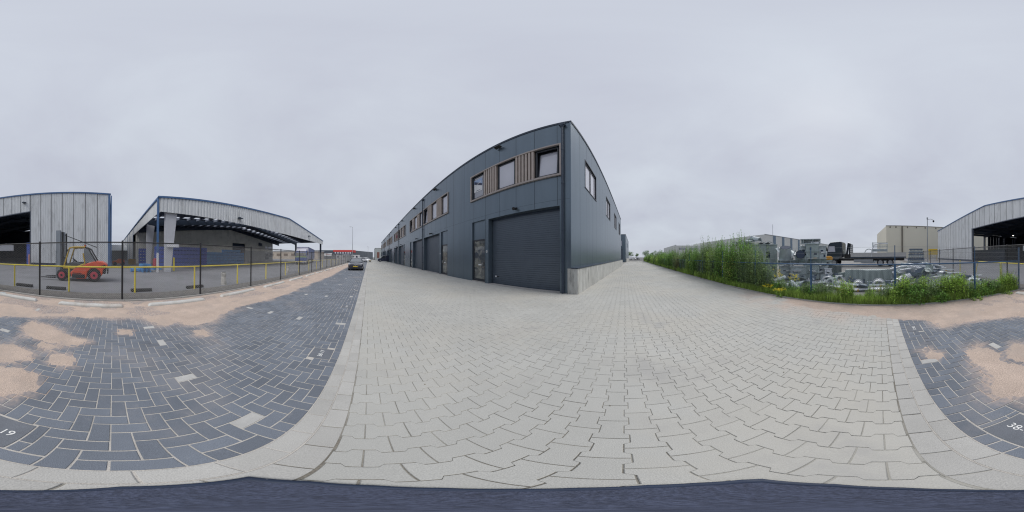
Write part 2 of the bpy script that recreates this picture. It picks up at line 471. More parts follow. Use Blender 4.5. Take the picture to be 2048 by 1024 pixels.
M_pav = mat('light_paver', (0.440, 0.437, 0.412), 0.85, island=0.028, var=0.07, vscale=0.6, fine=0.13, fscale=230, bump=0.3, bscale=200,
            stains_glints=[((0.50, 0.475, 0.42), 0.40, 0.46, 0.64, 0.6), ((0.345, 0.345, 0.345), 0.8, 0.56, 0.68, 0.5), ((0.30, 0.29, 0.27), 5.0, 0.68, 0.76, 0.45), ((0.53, 0.51, 0.47), 14.0, 0.64, 0.74, 0.4)])
# wind-blown sand film on the stones near the weed strip
t = M_pav.node_tree; b = t.nodes['Principled BSDF']; src = b.inputs['Base Color'].links[0].from_socket
g = t.nodes.new('ShaderNodeNewGeometry'); sp = t.nodes.new('ShaderNodeSeparateXYZ'); t.links.new(g.outputs['Position'], sp.inputs[0])
def mrn(sock, a, b_, c, d):
    q = t.nodes.new('ShaderNodeMapRange'); q.inputs[1].default_value = a; q.inputs[2].default_value = b_; q.inputs[3].default_value = c; q.inputs[4].default_value = d
    t.links.new(sock, q.inputs[0]); return q.outputs[0]
f1 = mrn(sp.outputs['Y'], -3.2, -4.6, 0, 1); f2 = mrn(sp.outputs['X'], 6.0, 2.5, 0, 1)
nn = t.nodes.new('ShaderNodeTexNoise'); nn.inputs['Scale'].default_value = 1.4; nn.inputs['Detail'].default_value = 6; t.links.new(g.outputs['Position'], nn.inputs['Vector'])
f3 = mrn(nn.outputs['Fac'], 0.35, 0.6, 0.0, 1.0)
m1 = t.nodes.new('ShaderNodeMath'); m1.operation = 'MULTIPLY'; t.links.new(f1, m1.inputs[0]); t.links.new(f2, m1.inputs[1])
m2 = t.nodes.new('ShaderNodeMath'); m2.operation = 'MULTIPLY'; t.links.new(m1.outputs[0], m2.inputs[0]); t.links.new(f3, m2.inputs[1])
mx = t.nodes.new('ShaderNodeMix'); mx.data_type = 'RGBA'; mx.inputs['B'].default_value = (0.55, 0.41, 0.33, 1)
t.links.new(m2.outputs[0], mx.inputs['Factor']); t.links.new(src, mx.inputs['A']); t.links.new(mx.outputs['Result'], b.inputs['Base Color'])
def pav(name, sel, ch, tilt):
    p = cs[sel]
    outs = shape[None]+p[:, None, :]
    outs[..., 0] = np.maximum(outs[..., 0], -0.1185)
    # stones against the kerb strip are cut straight
    tag(stones(name, outs, 0.0, tilt, ch, M_pav), kind='structure')
pav('paver_paving', dist < 7, 0.003, 0.006)
pav('paver_paving', (dist >= 7), 0, 0.004)
# number tiles
M_tile = mat('number_tile', (0.150, 0.162, 0.185), 0.8, var=0.10, vscale=7, fine=0.18, fscale=250, bump=0.25, bscale=250)
M_paintw = mat('white_paint', (0.78, 0.78, 0.76), 0.6, var=0.08, vscale=20)
def text(name, s, size, m, parent, loc, rot, extrude=0.0008, align='CENTER', sx=1.0):
    cu = bpy.data.curves.new(name, 'FONT'); cu.body = s; cu.size = size; cu.extrude = extrude
    cu.align_x = align; cu.align_y = 'CENTER'; cu.materials.append(m)
    tmp = bpy.data.objects.new(name, cu); C.objects.link(tmp)
    bpy.context.view_layer.update()
    me = bpy.data.meshes.new_from_object(tmp.evaluated_get(bpy.context.evaluated_depsgraph_get()))
    bpy.data.objects.remove(tmp)
    o = bpy.data.objects.new(name, me); C.objects.link(o); o.parent = parent
    if not me.materials: me.materials.append(m)
    o.location = loc; o.rotation_euler = rot; o.scale = (sx, 1, 1)
    return o
for (tx, ty, s) in TILES:
    k = MB().box(-0.148, 0.148, -0.148, 0.148, -0.02, 0.0015).build('number_tile', M_tile, bevel=0.003, segs=1)
    k.location = (tx, ty, 0)
    tag(k, 'dark paving tile lettered %s beside the light kerb strip' % s, 'paving tile', 'numbered parking tiles')
    text('lettering', s, 0.085, M_paintw, k, (0.0, 0, 0.0028), (0, 0, R(90)))

# sand blown over the bricks: a real, thin, bumpy layer
def sand_mesh(x0, x1, y0, y1, sx, sy):
    nx, ny = int((x1-x0)/sx), int((y1-y0)/sy)
    X, Y = np.meshgrid(np.linspace(x0, x1, nx), np.linspace(y0, y1, ny))
    wx = X+0.16*(fbm(X, Y, 4.0, 3, 5)-0.5); wy = Y+0.16*(fbm(X, Y, 4.0, 9, 5)-0.5)
    sd_ = np.full(X.shape, -9.0)
    for p in sand_polys: sd_ = np.maximum(sd_, poly_sd(wx, wy, p))
    for (bx, by, br) in bare:
        sd_ = np.minimum(sd_, np.hypot((wx-bx)*1.2, (wy-by)*0.8)-br*(0.6+0.8*fbm(X, Y, 2.2, 31)))
    n1 = fbm(X, Y, 5.5, 21)-0.5
    h = np.clip(sd_*0.055, -0.014, 0.0075)+0.0085*n1+0.0035*(fbm(X, Y, 28, 5, 2)-0.5)
    band_ = np.clip((-3.75-X)/0.4, 0, 1)
    h = h-0.12*np.clip(fbm(X, Y*0.7, 1.9, 77)-0.50, 0, 1)*band_
    h = np.maximum(h, -0.007)
    V = np.stack([X, Y, h], 2).reshape(-1, 3)
    I = np.arange(nx*ny).reshape(ny, nx)
    q = np.stack([I[:-1,:-1], I[:-1,1:], I[1:,1:], I[1:,:-1]], 2).reshape(-1, 4)
    keep = (V[q, 2].max(1) > -0.0046)
    return V, q[keep]
M_sand = mat('dry_sand', (0.515, 0.412, 0.345), 1.0, var=0.12, vscale=2.2, fine=0.34, fscale=130, bump=0.8, bscale=110,
             stains_glints=[((0.43, 0.36, 0.315), 1.6, 0.48, 0.64, 0.6), ((0.60, 0.47, 0.38), 7.0, 0.55, 0.7, 0.4)])
for a in ((-5.25, 3.4, -5.05, 4.5, 0.022, 0.022), (-5.25, -2.6, 4.5, 40, 0.035, 0.12)):
    V, q = sand_mesh(*a)
    o = np_mesh('sand_layer', V, q, np.full(len(q), 4), M_sand, smooth=True)
    tag(o, 'pinkish dry sand blown over the dark bricks along the fence', 'sand', kind='stuff')
# concrete edgings
M_edge = mat('concrete_edging', (0.36, 0.35, 0.335), 0.9, var=0.15, vscale=3, fine=0.15, fscale=100)
m = MB(); y = -4.6
while y < 88: m.box(-5.36, -5.27, y, y+0.99, -0.1, 0.035); y += 1.0
tag(m.build('kerb_edging', M_edge), kind='structure')
m = MB(); x = -5.3
while x < 66:
    m.obox((x+0.495, kerb_y(x+0.5)+0.03, -0.02), (0.99, 0.11, 0.10), (0, 0, math.atan(KS))); x += 1.0
tag(m.build('kerb_edging', M_edge), kind='structure')
# ground mat right under the viewpoint
pts = [(-90,.2225),(-112,.170),(-135,.1515),(180,.1264),(157,.132),(135,.1452),(110,.172),(85,.209),(78,.205),(62,.188),(45,.1767),(22,.162),(0,.1562),(-22,.160),(-45,.1735),(-68,.197)]
poly = []
for a, r_ in pts:
    w_ = R(a+50.45); poly.append((1.55*r_*math.sin(w_)*0.985, 1.55*r_*math.cos(w_)*0.985))
M_mat = mat('mat_fabric', (0.052, 0.062, 0.100), 0.85, var=0.22, vscale=14, fine=0.35, fscale=160, bump=0.5, bscale=160, stretch=(1, 4, 1))
M_matrim = mat('mat_rim', (0.016, 0.028, 0.060), 0.6, var=0.2, vscale=6, stains_glints=[((0.6,0.62,0.65), 30, 0.69, 0.72, 0.8)])  # white specks in the colour paint glints on the rim
gm = empty('ground_mat', (0, 0, 0.003), 0, 'dark navy mat lying flat on the light pavers under the viewpoint', 'mat')
mo = MB(); n_ = len(poly); sc = lambda k, z: [(x*k, y*k, z) for x, y in poly]
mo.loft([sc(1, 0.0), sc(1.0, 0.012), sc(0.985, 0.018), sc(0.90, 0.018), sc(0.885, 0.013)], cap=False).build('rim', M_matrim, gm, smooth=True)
mo = MB(); mo.loft([sc(0.89, 0.004), sc(0.89, 0.0135)], cap=True).build('surface', M_mat, gm)
# ================================================================ dark industrial building
M_steel = mat('anthracite_panel', (0.125, 0.165, 0.205), 0.30, metal=0.45, var=0.07, vscale=2.0, spec=0.6, stretch=(1, 1, 0.12))
M_steel_side = M_steel
M_seam = mat('panel_seam', (0.012, 0.015, 0.020), 0.7)
M_trim = mat('dark_trim', (0.034, 0.050, 0.078), 0.45, metal=0.2)
M_door = mat('shutter_steel', (0.098, 0.123, 0.158), 0.40, metal=0.3, var=0.05, vscale=1.5)
M_taupe = mat('taupe_frame', (0.36, 0.32, 0.30), 0.5, metal=0.2, var=0.05)
M_slat = mat('taupe_slat', (0.42, 0.36, 0.32), 0.55, metal=0.1, var=0.06, vscale=2)
M_winframe = mat('window_frame_dark', (0.022, 0.026, 0.036), 0.4)
M_pane = mat('window_glass', (0.20, 0.21, 0.25), 0.06, ior=1.9, spec=0.8, var=0.12, vscale=0.8)
M_pane2 = mat('window_glass_sky_paint', (0.52, 0.53, 0.60), 0.08, ior=1.7, spec=0.6, var=0.05, vscale=0.8)  # pale base colour paints reflected sky into the panes
M_glassdoor = mat('door_glass_pane', (0.075, 0.085, 0.090), 0.05, ior=1.8, var=0.4, vscale=2.5, stains_glints=[((0.26,0.26,0.23), 1.5, 0.50, 0.56, 0.7)])  # lighter blotches mixed into the pane colour
M_metal = mat('brushed_metal', (0.55, 0.56, 0.58), 0.3, metal=0.9)
M_black = mat('black_plastic', (0.015, 0.016, 0.018), 0.5)
M_whitep = mat('white_plastic', (0.7, 0.71, 0.73), 0.5)
TOP = 9.10
def wall_skin(mb, back, F, u0, u1, z0, z1, holes, seams, hseams=(), gap=0.008, back_d=-0.03):
    us = sorted(set([u0, u1] + [s for s in seams if u0 < s < u1] + [h[0] for h in holes] + [h[1] for h in holes]))
    zs = sorted(set([z0, z1] + [h[2] for h in holes] + [h[3] for h in holes] + [h for h in hseams]))
    sm = set(round(s, 4) for s in seams); hs = set(round(s, 4) for s in hseams)
    for i in range(len(us)-1):
        for j in range(len(zs)-1):
            a, b_, c, d = us[i], us[i+1], zs[j], zs[j+1]
            if any(a >= h[0]-1e-6 and b_ <= h[1]+1e-6 and c >= h[2]-1e-6 and d <= h[3]+1e-6 for h in holes): continue
            ga = gap if round(a, 4) in sm else 0; gb = gap if round(b_, 4) in sm else 0
            gc = 0.004 if round(c, 4) in hs else 0; gd = 0.004 if round(d, 4) in hs else 0
            mb.fquad(F, a+ga, b_-gb, 0, c+gc, d-gd)
            back.fquad(F, a, b_, back_d, c, d)
    for h in holes:      # reveals
        u_, v_, c, d = h[:4]
        dp = h[4] if len(h) > 4 else 0.3
        mb.fbox(F, u_-0.03, u_, -dp, 0.003, c, d); mb.fbox(F, v_, v_+0.03, -dp, 0.003, c, d)
        mb.fbox(F, u_-0.03, v_+0.03, -dp, 0.003, d, d+0.03)

FF = (6.5, 0, 0, 1, -1, 0)          # u = world y, outwards = -x
sl = math.hypot(1, SIDE)
FS = (6.5, 2.2, 1/sl, SIDE/sl, SIDE/sl, -1/sl)
bld = empty('industrial_building', (0, 0, 0), 0, 'long anthracite steel industrial building with roller doors and taupe window bands, corner nearest', 'building')
front, back = MB(), MB()
Y0, PER, NP = 2.5, 16.15, 5
Y1 = Y0+PER*NP
holes, seams = [], []
units = []
for k in range(NP):
    units.append((Y0+PER*k, 1)); units.append((Y0+PER*(k+1), -1))
def U(o, s, a, b_=None):
    if b_ is None: return o+s*a
    return tuple(sorted((o+s*a, o+s*b_)))
for (o, s) in units:
    holes.append((*U(o, s, 0.22, 4.68), 0.0, 3.88, 0.40))
    holes.append((*U(o, s, 5.00, 6.30), 0.0, 3.93, 0.16))
    holes.append((*U(o, s, 0.20, 6.36), 5.47, 7.43, 0.16))
    for q in (0.33, 1.5, 2.6, 3.78, 4.95, 6.12, 7.3): seams.append(o+s*q)
wall_skin(front, back, FF, 2.2, Y1, 0.0, TOP, holes, seams, hseams=(4.17,))
front.build('facade_panels', M_steel, bld)
back.build('seam_backing', M_seam, bld)
# coping, roof, other walls
m = MB(); m.fbox(FF, 2.17, Y1, -0.4, 0.035, TOP, TOP+0.09); m.fbox(FF, 2.17, Y1, 0.0, 0.03, TOP-0.05, TOP)
m.build('roof_coping', M_trim, bld)
MB().add([(6.9, 2.2, 8.8), (32.0, side_y(32)+0.1, 8.8), (32.0, Y1, 8.8), (6.9, Y1, 8.8)], [(0,1,2,3)]).build('flat_roof', mat('roof_felt', (0.08,0.08,0.085), 0.9), bld)
m = MB(); m.box(31.75, 31.9, side_y(31.8)+0.1, Y1, 0, TOP); m.box(6.9, 31.75, Y1-0.15, Y1, 0, TOP)
m.build('rear_walls', M_steel, bld)
MB().fbox(FF, 2.3, Y1-0.2, -0.62, -0.60, 0, TOP-0.2).build('inner_lining', M_seam, bld)
def garage(o, s, idx):
    a, b_ = U(o, s, 0.25, 4.65)
    m = MB(); z = 0.03
    while z < 3.72:
        z2 = min(z+0.104, 3.74)
        m.fquad(FF, a, b_, -0.330, z+0.010, z2, dtop=-0.326)
        m.fquad(FF, a, b_, -0.338, z, z+0.010, dtop=-0.330)
        z = z2
    g_ = m.build('garage_door', M_door, bld)
    m = MB(); m.fbox(FF, a, b_, -0.345, -0.30, 3.74, 3.88); m.fbox(FF, a, b_, -0.335, -0.29, 3.78, 3.80); m.fbox(FF, a, b_, -0.34, -0.31, 0.0, 0.035)
    m.parts('seal', M_trim, g_)
    MB().fbox(FF, a-0.02, b_+0.02, -0.32, 0.10, -0.01, 0.012).build('threshold_strip', M_edge, g_)
    m = MB(); h = U(o, s, 4.30, 4.42); h2 = U(o, s, 4.12, 4.28)
    m.fbox(FF, *h, -0.33, -0.312, 0.40, 0.48); m.build('lock_plate', M_whitep, g_)
    MB().fbox(FF, *h2, -0.33, -0.30, 0.42, 0.47).build('pull_handle', M_black, g_)
def entrance(o, s, idx):
    a, b_ = U(o, s, 5.03, 6.27)
    m = MB(); m.fbox(FF, a, b_, -0.14, -0.10, 2.72, 3.93)
    m.build('door_top_panel', M_steel, bld)
    m = MB()
    m.fbox(FF, a, a+0.09, -0.14, -0.07, 0.05, 2.72); m.fbox(FF, b_-0.09, b_, -0.14, -0.07, 0.05, 2.72)
    m.fbox(FF, a+0.09, b_-0.09, -0.14, -0.07, 2.62, 2.72); m.fbox(FF, a+0.09, b_-0.09, -0.14, -0.07, 0.05, 0.20)
    d = m.build('entrance_door', M_winframe, bld)
    m = MB(); m.fbox(FF, a+0.09, b_-0.09, -0.115, -0.105, 0.20, 2.62); m.build('door_glass', M_glassdoor, d)
    m = MB(); hx_ = U(o, s, 5.19, 5.22); m.fbox(FF, *hx_, -0.07, -0.02, 1.05, 1.30); m.fbox(FF, *U(o, s, 5.19, 5.33), -0.035, -0.02, 1.19, 1.22)
    m.build('door_handle', M_metal, d)
    m = MB(); m.fbox(FF, *U(o, s, 5.45, 5.75), -0.105, -0.095, 1.06, 1.13); m.build('letter_slot', M_whitep, d)
    MB().fbox(FF, a-0.02, b_+0.02, -0.14, 0.02, 0.0, 0.045).build('threshold', M_edge, d)
def sash(o, s, a, b_, tilt, mpane, parent, z0=5.60, z1=7.30):
    m = MB(); fw = 0.055; A, B = U(o, s, a, b_)
    m.fbox(FF, A, A+fw, -0.13, -0.06, z0, z1); m.fbox(FF, B-fw, B, -0.13, -0.06, z0, z1)
    m.fbox(FF, A+fw, B-fw, -0.13, -0.06, z0, z0+fw); m.fbox(FF, A+fw, B-fw, -0.13, -0.06, z1-fw, z1)
    if tilt:
        t_ = 0.15
        for (p, q, zz0, zz1) in ((A+fw, A+2.2*fw, z0+fw, z1-fw), (B-2.2*fw, B-fw, z0+fw, z1-fw)):
            P = lambda u, d_, z: (FF[0]-d_, u, z)
            m.add([P(p,-.12,zz0),P(q,-.12,zz0),P(q,-.12-t_,zz1),P(p,-.12-t_,zz1),P(p,-.17,zz0),P(q,-.17,zz0),P(q,-.17-t_,zz1),P(p,-.17-t_,zz1)],
                  [(0,1,2,3),(7,6,5,4),(0,3,7,4),(1,5,6,2),(3,2,6,7)])
        m.fbox(FF, A+fw, B-fw, -0.12-t_-0.05, -0.12-t_, z1-2.2*fw, z1-fw)
        m.fbox(FF, A+fw, B-fw, -0.40, -0.38, z1-0.5, z1)
    f = m.build('window', M_winframe, parent)
    m = MB()
    if tilt: m.fquad(FF, A+2.1*fw, B-2.1*fw, -0.145, z0+fw, z1-2.1*fw, dtop=-0.145-0.14)
    else: m.fbox(FF, A+fw, B-fw, -0.112, -0.10, z0+fw, z1-fw)
    m.build('window_pane', mpane, f)
def band(o, s, idx):
    A, B = U(o, s, 0.12, 6.44); z0, z1 = 5.44, 7.46
    m = MB(); fw = 0.085
    m.fbox(FF, A, B, -0.03, 0.075, z1-fw, z1); m.fbox(FF, A, B, -0.03, 0.085, z0, z0+fw)
    m.fbox(FF, A, A+fw, -0.03, 0.075, z0+fw, z1-fw); m.fbox(FF, B-fw, B, -0.03, 0.075, z0+fw, z1-fw)
    m.fbox(FF, A-0.02, B+0.02, 0.0, 0.10, z0-0.02, z0)
    fr = m.build('window_band_frame', M_taupe, bld)
    MB().fbox(FF, A+0.05, B-0.05, -0.46, -0.42, z0, z1).build('recess_back', M_seam, fr)
    ww = [(0.30, 1.44), (2.72, 3.92), (5.18, 6.26)]
    rr = random.Random(idx)
    for wi, (a, b_) in enumerate(ww):
        tilt = (idx == 0 and wi == 0) or (idx > 0 and rr.random() < 0.3)
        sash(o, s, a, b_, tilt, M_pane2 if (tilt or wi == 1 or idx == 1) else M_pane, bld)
    for (a, b_) in ((1.50, 2.66), (3.98, 5.12)):
        m = MB(); n = 6; st = (b_-a)/n
        for k in range(n):
            p = a+st*(k+0.12); m.fbox(FF, *U(o, s, p, p+st*0.62), -0.10, 0.045, z0+fw, z1-fw)
        m.build('slat_panel', M_slat, bld)
        MB().fbox(FF, *U(o, s, a, b_), -0.15, -0.11, z0+fw, z1-fw).build('slat_backing', M_winframe, bld)
def pipe(yc, idx):
    m = MB(); m.cyl((6.40, yc, 0.02), (6.40, yc, 8.72), 0.052, n=12)
    for z in (0.9, 2.7, 4.9, 6.9): m.cyl((6.40, yc, z), (6.40, yc, z+0.10), 0.062, n=12); m.box(6.40, 6.5, yc-0.015, yc+0.015, z+0.03, z+0.07)
    m.cyl((6.40, yc, 8.66), (6.40, yc, 8.78), 0.06, 0.11, n=12)
    m.box(6.30, 6.50, yc-0.13, yc+0.13, 8.78, 8.93)
    m.build('downpipe', M_trim, bld, bevel=0.004, segs=1)
def lights_of(o, s, idx):
    m = MB(); yc = o+s*2.6
    m.box(6.44, 6.5, yc-0.07, yc+0.07, 4.06, 4.16); m.cyl((6.44, yc, 4.11), (6.28, yc, 4.06), 0.05, 0.09, n=12)
    m.build('wall_lamp', M_black, bld)
    m = MB(); yc = o+s*3.75
    m.box(6.40, 6.5, yc-0.04, yc+0.04, 8.70, 8.9); m.obox((6.33, yc, 8.72), (0.24, 0.44, 0.06), (0, R(12), 0))
    m.build('floodlight', M_black, bld)
for idx, (o, s) in enumerate(units):
    garage(o, s, idx); entrance(o, s, idx); band(o, s, idx); lights_of(o, s, idx)
for k in range(NP): pipe(Y0+PER*k+0.05, k)
# house number plates
for idx, (o, s) in enumerate(units[:2]):
    pl = MB().fbox(FF, *U(o, s, 4.77, 4.89), 0.0, 0.012, 1.86, 1.98).build('number_plate', M_whitep, bld)
    text('number', '38', 0.09, M_black, pl, (6.487, o+s*4.83, 1.92), (R(90), 0, R(-90)), 0.001)
# estate agent's board in the first band
M_signblue = mat('sign_blue', (0.30, 0.40, 0.60), 0.4); M_navy = mat('sign_navy', (0.02, 0.03, 0.08), 0.5)
o, s = units[0]
A, B = U(o, s, 5.36, 6.20)
sg = MB().fbox(FF, A, B, -0.098, -0.085, 6.10, 7.06).build('window_sign', M_whitep, bld)
P = lambda u, d_, z: (FF[0]-d_, u, z)
MB().add([P(B,-.083,7.06),P(A,-.083,7.06),P(A,-.083,6.48),P(B,-.083,6.78)], [(0,1,2,3)]).build('sign_blue_field', M_signblue, sg)
MB().add([P(B-.03,-.081,6.98),P(B-.03,-.081,6.76),P(A+.03,-.081,6.44),P(A+.03,-.081,6.62)], [(0,1,2,3)]).build('sign_band', M_navy, sg)
text('sign_lettering', 'TE HUUR', 0.17, M_whitep, sg, (6.5792, (A+B)/2, 6.70), (R(90), R(-21), R(-90)), 0.001)
m = MB().fbox(FF, A+.22, A+.62, -0.0835, -0.081, 6.17, 6.205).fbox(FF, A+.10, A+.16, -0.0835, -0.081, 6.17, 6.205); m.parts('sign_small_print', M_navy, sg)
# red round sign on unit four's band
o, s = units[4]
MB().cyl((6.40, o+s*1.9, 6.35), (6.42, o+s*1.9, 6.35), 0.42, n=20).build('round_sign', mat('faded_red', (0.42, 0.10, 0.14), 0.6), bld)
# side wall
fs, bs = MB(), MB()
wl = [(2.0, 4.62), (8.65, 11.2), (14.9, 17.4), (20.9, 23.4)]
sh = [(a, b_, 5.60, 7.55, 0.14) for a, b_ in wl]
ss = [0.0+1.16*k for k in range(1, 22)]
wall_skin(fs, bs, FS, 0.0, 25.4, 1.12, TOP, sh, ss)
sidew = fs.build('side_panels', M_steel, bld); bs.build('side_seam_backing', M_seam, bld)
m = MB(); m.fbox(FS, -0.03, 25.43, -0.3, 0.035, TOP+0.001, TOP+0.091); m.fbox(FS, -0.03, 25.43, 0.0, 0.03, TOP-0.05, TOP)
m.build('side_coping', M_trim, bld)
MB().fbox(FS, -0.035, 0.03, -0.05, 0.012, 1.12, TOP-0.05).build('corner_trim', M_steel, bld)
for (a, b_) in wl:
    m = MB(); fw = 0.06
    m.fbox(FS, a-0.03, b_+0.03, -0.02, 0.03, 5.555, 5.60); m.fbox(FS, a, b_, -0.1, 0.02, 7.50, 7.56)
    m.fbox(FS, a, a+fw, -0.12, 0.015, 5.60, 7.50); m.fbox(FS, b_-fw, b_, -0.12, 0.015, 5.60, 7.50)
    m.fbox(FS, a+fw, b_-fw, -0.12, -0.05, 5.60, 5.66); m.fbox(FS, a+fw, b_-fw, -0.12, -0.05, 7.40, 7.50)
    c_ = (a+b_)/2; m.fbox(FS, c_-0.045, c_+0.045, -0.12, -0.05, 5.66, 7.40)
    f = m.build('side_window', M_winframe, bld)
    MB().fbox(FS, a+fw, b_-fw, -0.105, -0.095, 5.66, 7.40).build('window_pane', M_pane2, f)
# concrete base wall in front of the side
M_conc = mat('raw_concrete', (0.43, 0.435, 0.42), 0.85, var=0.16, vscale=1.5, fine=0.12, fscale=60, bump=0.3, bscale=30, stretch=(3, 3, 0.5),
             stains_glints=[((0.15, 0.155, 0.15), 2.2, 0.50, 0.64, 0.7), ((0.42, 0.41, 0.39), 1.6, 0.55, 0.66, 0.6), ((0.24, 0.22, 0.17), 5, 0.6, 0.68, 0.5)])
rw = empty('retaining_wall', (0, 0, 0), 0, 'stained raw concrete plinth wall with dark cap along the dark building side', 'wall')
m = MB(); u_ = -0.05
while u_ < 25.2:
    u2 = min(u_+3.6, 25.45); m.fbox(FS, u_, u2-0.008, 0.02 if u_ > 0 else -0.16, 0.30, -0.05, 1.09); u_ = u2
m.build('wall_body', M_conc, rw, bevel=0.008, segs=1)
MB().fbox(FS, -0.08, 25.48, -0.0, 0.335, 1.092, 1.125).build('wall_cap', M_trim, rw)
# second dark building beyond the gap
b2 = empty('industrial_building', (0, 0, 0), 0, 'second dark steel building standing beyond the gap at the path end', 'building')
F3 = (53, -0.4, 0, 1, -1, 0); F4 = (53, -0.4, 1, SIDE, SIDE, -1)
f_, k_ = MB(), MB()
h3 = [(1.2, 3.6, 5.3, 7.0, 0.15), (1.0, 4.0, 0.0, 4.3, 0.3)]
wall_skin(f_, k_, F3, 0, 40, 0, 9.0, h3, [1.16*i for i in range(1, 34)])
wall_skin(f_, k_, F4, 0, 28, 1.1, 9.0, [(8, 10.6, 5.5, 7.3, 0.15), (14, 16.6, 5.5, 7.3, 0.15)], [1.16*i for i in range(1, 24)])
f_.build('wall', M_steel, b2); k_.build('seam_backing', M_seam, b2)
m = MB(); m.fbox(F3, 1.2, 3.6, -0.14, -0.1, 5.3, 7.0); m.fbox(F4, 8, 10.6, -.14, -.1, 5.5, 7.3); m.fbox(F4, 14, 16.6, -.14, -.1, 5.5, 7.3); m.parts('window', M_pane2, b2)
MB().fbox(F3, 1.0, 4.0, -0.25, -0.2, 0, 4.3).build('garage_door', M_door, b2)
m = MB(); m.fbox(F3, -.03, 40, -0.3, 0.04, 9.0, 9.1); m.fbox(F4, 0.3, 28, -0.3, 0.04, 9.0, 9.1); m.box(53.2, 81, 0.5, 39, 8.7, 8.8); m.build('roof', M_trim, b2)
MB().fbox(F4, 0.05, 28, 0.0, 0.3, -0.05, 1.1).build('plinth', M_conc, b2)
# ================================================================ fences, barrier, stops
M_fblack = mat('fence_black', (0.020, 0.021, 0.024), 0.5)
M_wire = mat('fence_wire', (0.27, 0.275, 0.28), 0.5, metal=0.3)
M_yellow = mat('barrier_yellow', (0.74, 0.60, 0.03), 0.45, var=0.08, vscale=4, stains_glints=[((0.35, 0.25, 0.1), 6, 0.62, 0.7, 0.5)])
def wire_panel(mb, w_, z0, z1, pitch, r, axis='y'):
    """diamond mesh of straight wires in a w_ x (z1-z0) panel"""
    h = z1-z0
    def seg(a, b_):
        off = r*0.6
        for (q0, q1) in ((a, b_),):
            p0 = Vector((0, q0[0], z0+q0[1])); p1 = Vector((0, q1[0], z0+q1[1]))
            d = (p1-p0).normalized(); n1 = Vector((1, 0, 0)); n2 = d.cross(n1)
            vs = []
            for p in (p0, p1):
                for k in range(3):
                    t_ = 2*math.pi*k/3; vs.append(p+n1*(r*math.cos(t_))+n2*(r*math.sin(t_)))
            if axis == 'x': vs = [Vector((v.y, v.x, v.z)) for v in vs]
            mb.add(vs, [(0,1,4,3),(1,2,5,4),(2,0,3,5)])
    s = -h
    while s < w_:
        y0, y1 = max(s, 0), min(s+h, w_)
        if y1-y0 > 0.01:
            seg((y0, y0-s), (y1, y1-s)); seg((y0, h-(y0-s)), (y1, h-(y1-s)))
        s += pitch
fence = empty('chain_link_fence', (-5.42, 0.33, 0), 0, 'tall black chain link fence running along the parking bays', 'fence')
SP = 2.92
pm = MB(); pm.cyl((0,0,-0.05), (0,0,2.0), 0.032, n=10); pm.cyl((0,0,2.0), (0,0,2.03), 0.036, 0.02, n=10)
post0 = pm.build('post', M_fblack, fence, smooth=False); post0.location = (0, -10*SP, 0)
wm = MB(); wire_panel(wm, SP, 0.04, 1.93, 0.072, 0.0030)
wm.cyl((0.0,0,1.93), (0,SP,1.93), 0.003, n=4); wm.cyl((0,0,0.05), (0,SP,0.05), 0.003, n=4); wm.cyl((0,0,1.0), (0,SP,1.0), 0.0025, n=4)
pan0 = wm.build('mesh_panel', M_wire, fence); pan0.location = (0, -10*SP, 0)
for k in range(-9, 21):
    c = post0.copy(); C.objects.link(c); c.parent = fence; c.location = (0, k*SP, 0)
    if k < 20:
        c = pan0.copy(); C.objects.link(c); c.parent = fence; c.location = (0, k*SP, 0)
MB().cyl((0, -10*SP, 1.965), (0, 20*SP, 1.965), 0.021, n=8).build('top_rail', M_fblack, fence)
bar = empty('barrier_rail', (-6.5, 0, 0), 0, 'yellow tubular crash barrier behind the black fence', 'barrier')
m = MB(); m.tube([(0.0, -9.9, 0.0), (0.02, -9.55, 0.98), (0, -9.4, 1.05), (0, 38, 1.05)], 0.030, 8); m.build('rail', M_yellow, bar, smooth=False)
p0 = MB().cyl((0,0,0), (0,0,1.04), 0.036, n=10).build('post', M_yellow, bar); ys = [0.91+2.68*k for k in range(-3, 14)]
p0.location = (0, ys[0], 0)
for y in ys[1:]:
    c = p0.copy(); C.objects.link(c); c.parent = bar; c.location = (0, y, 0)
k_ = MB().cyl((0,0,0), (0,0,1.0), 0.045, n=10).cyl((0,0,1.0), (0,0,1.02), 0.045, 0.03, n=10).build('bollard', M_yellow)
k_.location = (-6.9, -13.0, 0); tag(k_, 'lone yellow post beyond the low end of the yellow barrier', 'bollard')
# white wheel stops
M_stop = mat('white_concrete', (0.56, 0.56, 0.54), 0.85, var=0.12, vscale=3, fine=0.1, fscale=90, bump=0.3, bscale=60, stains_glints=[((0.40,0.33,0.27), 2.0, 0.5, 0.66, 0.6)])
L2 = 0.96
prof = [(-0.085, 0), (-0.08, 0.055), (-0.045, 0.095), (0.045, 0.095), (0.08, 0.055), (0.085, 0)]
m = MB(); secs = []
for (y, k) in ((-L2, 0.25), (-L2+0.03, 0.75), (-L2+0.09, 1), (-0.01, 1.0), (0.0, 0.97), (0.01, 1.0), (L2-0.09, 1), (L2-0.03, 0.75), (L2, 0.25)):
    secs.append([(px_, y, -0.01+pz_*(k if 0 < pz_ else 1)+0.0) for px_, pz_ in prof])
ws0 = m.loft(secs).build('wheel_stop', M_stop, bevel=0.01, segs=1)
wl_ = ['white concrete wheel stop %s' % s for s in ('at the sandy corner by the blue fence', 'left of the one in front of the forklift', 'in front of the forklift', 'facing the yellow bollard across the fence', 'in front of the low stump')]
yk = [-3.3+2.655*k for k in range(0, 15)]
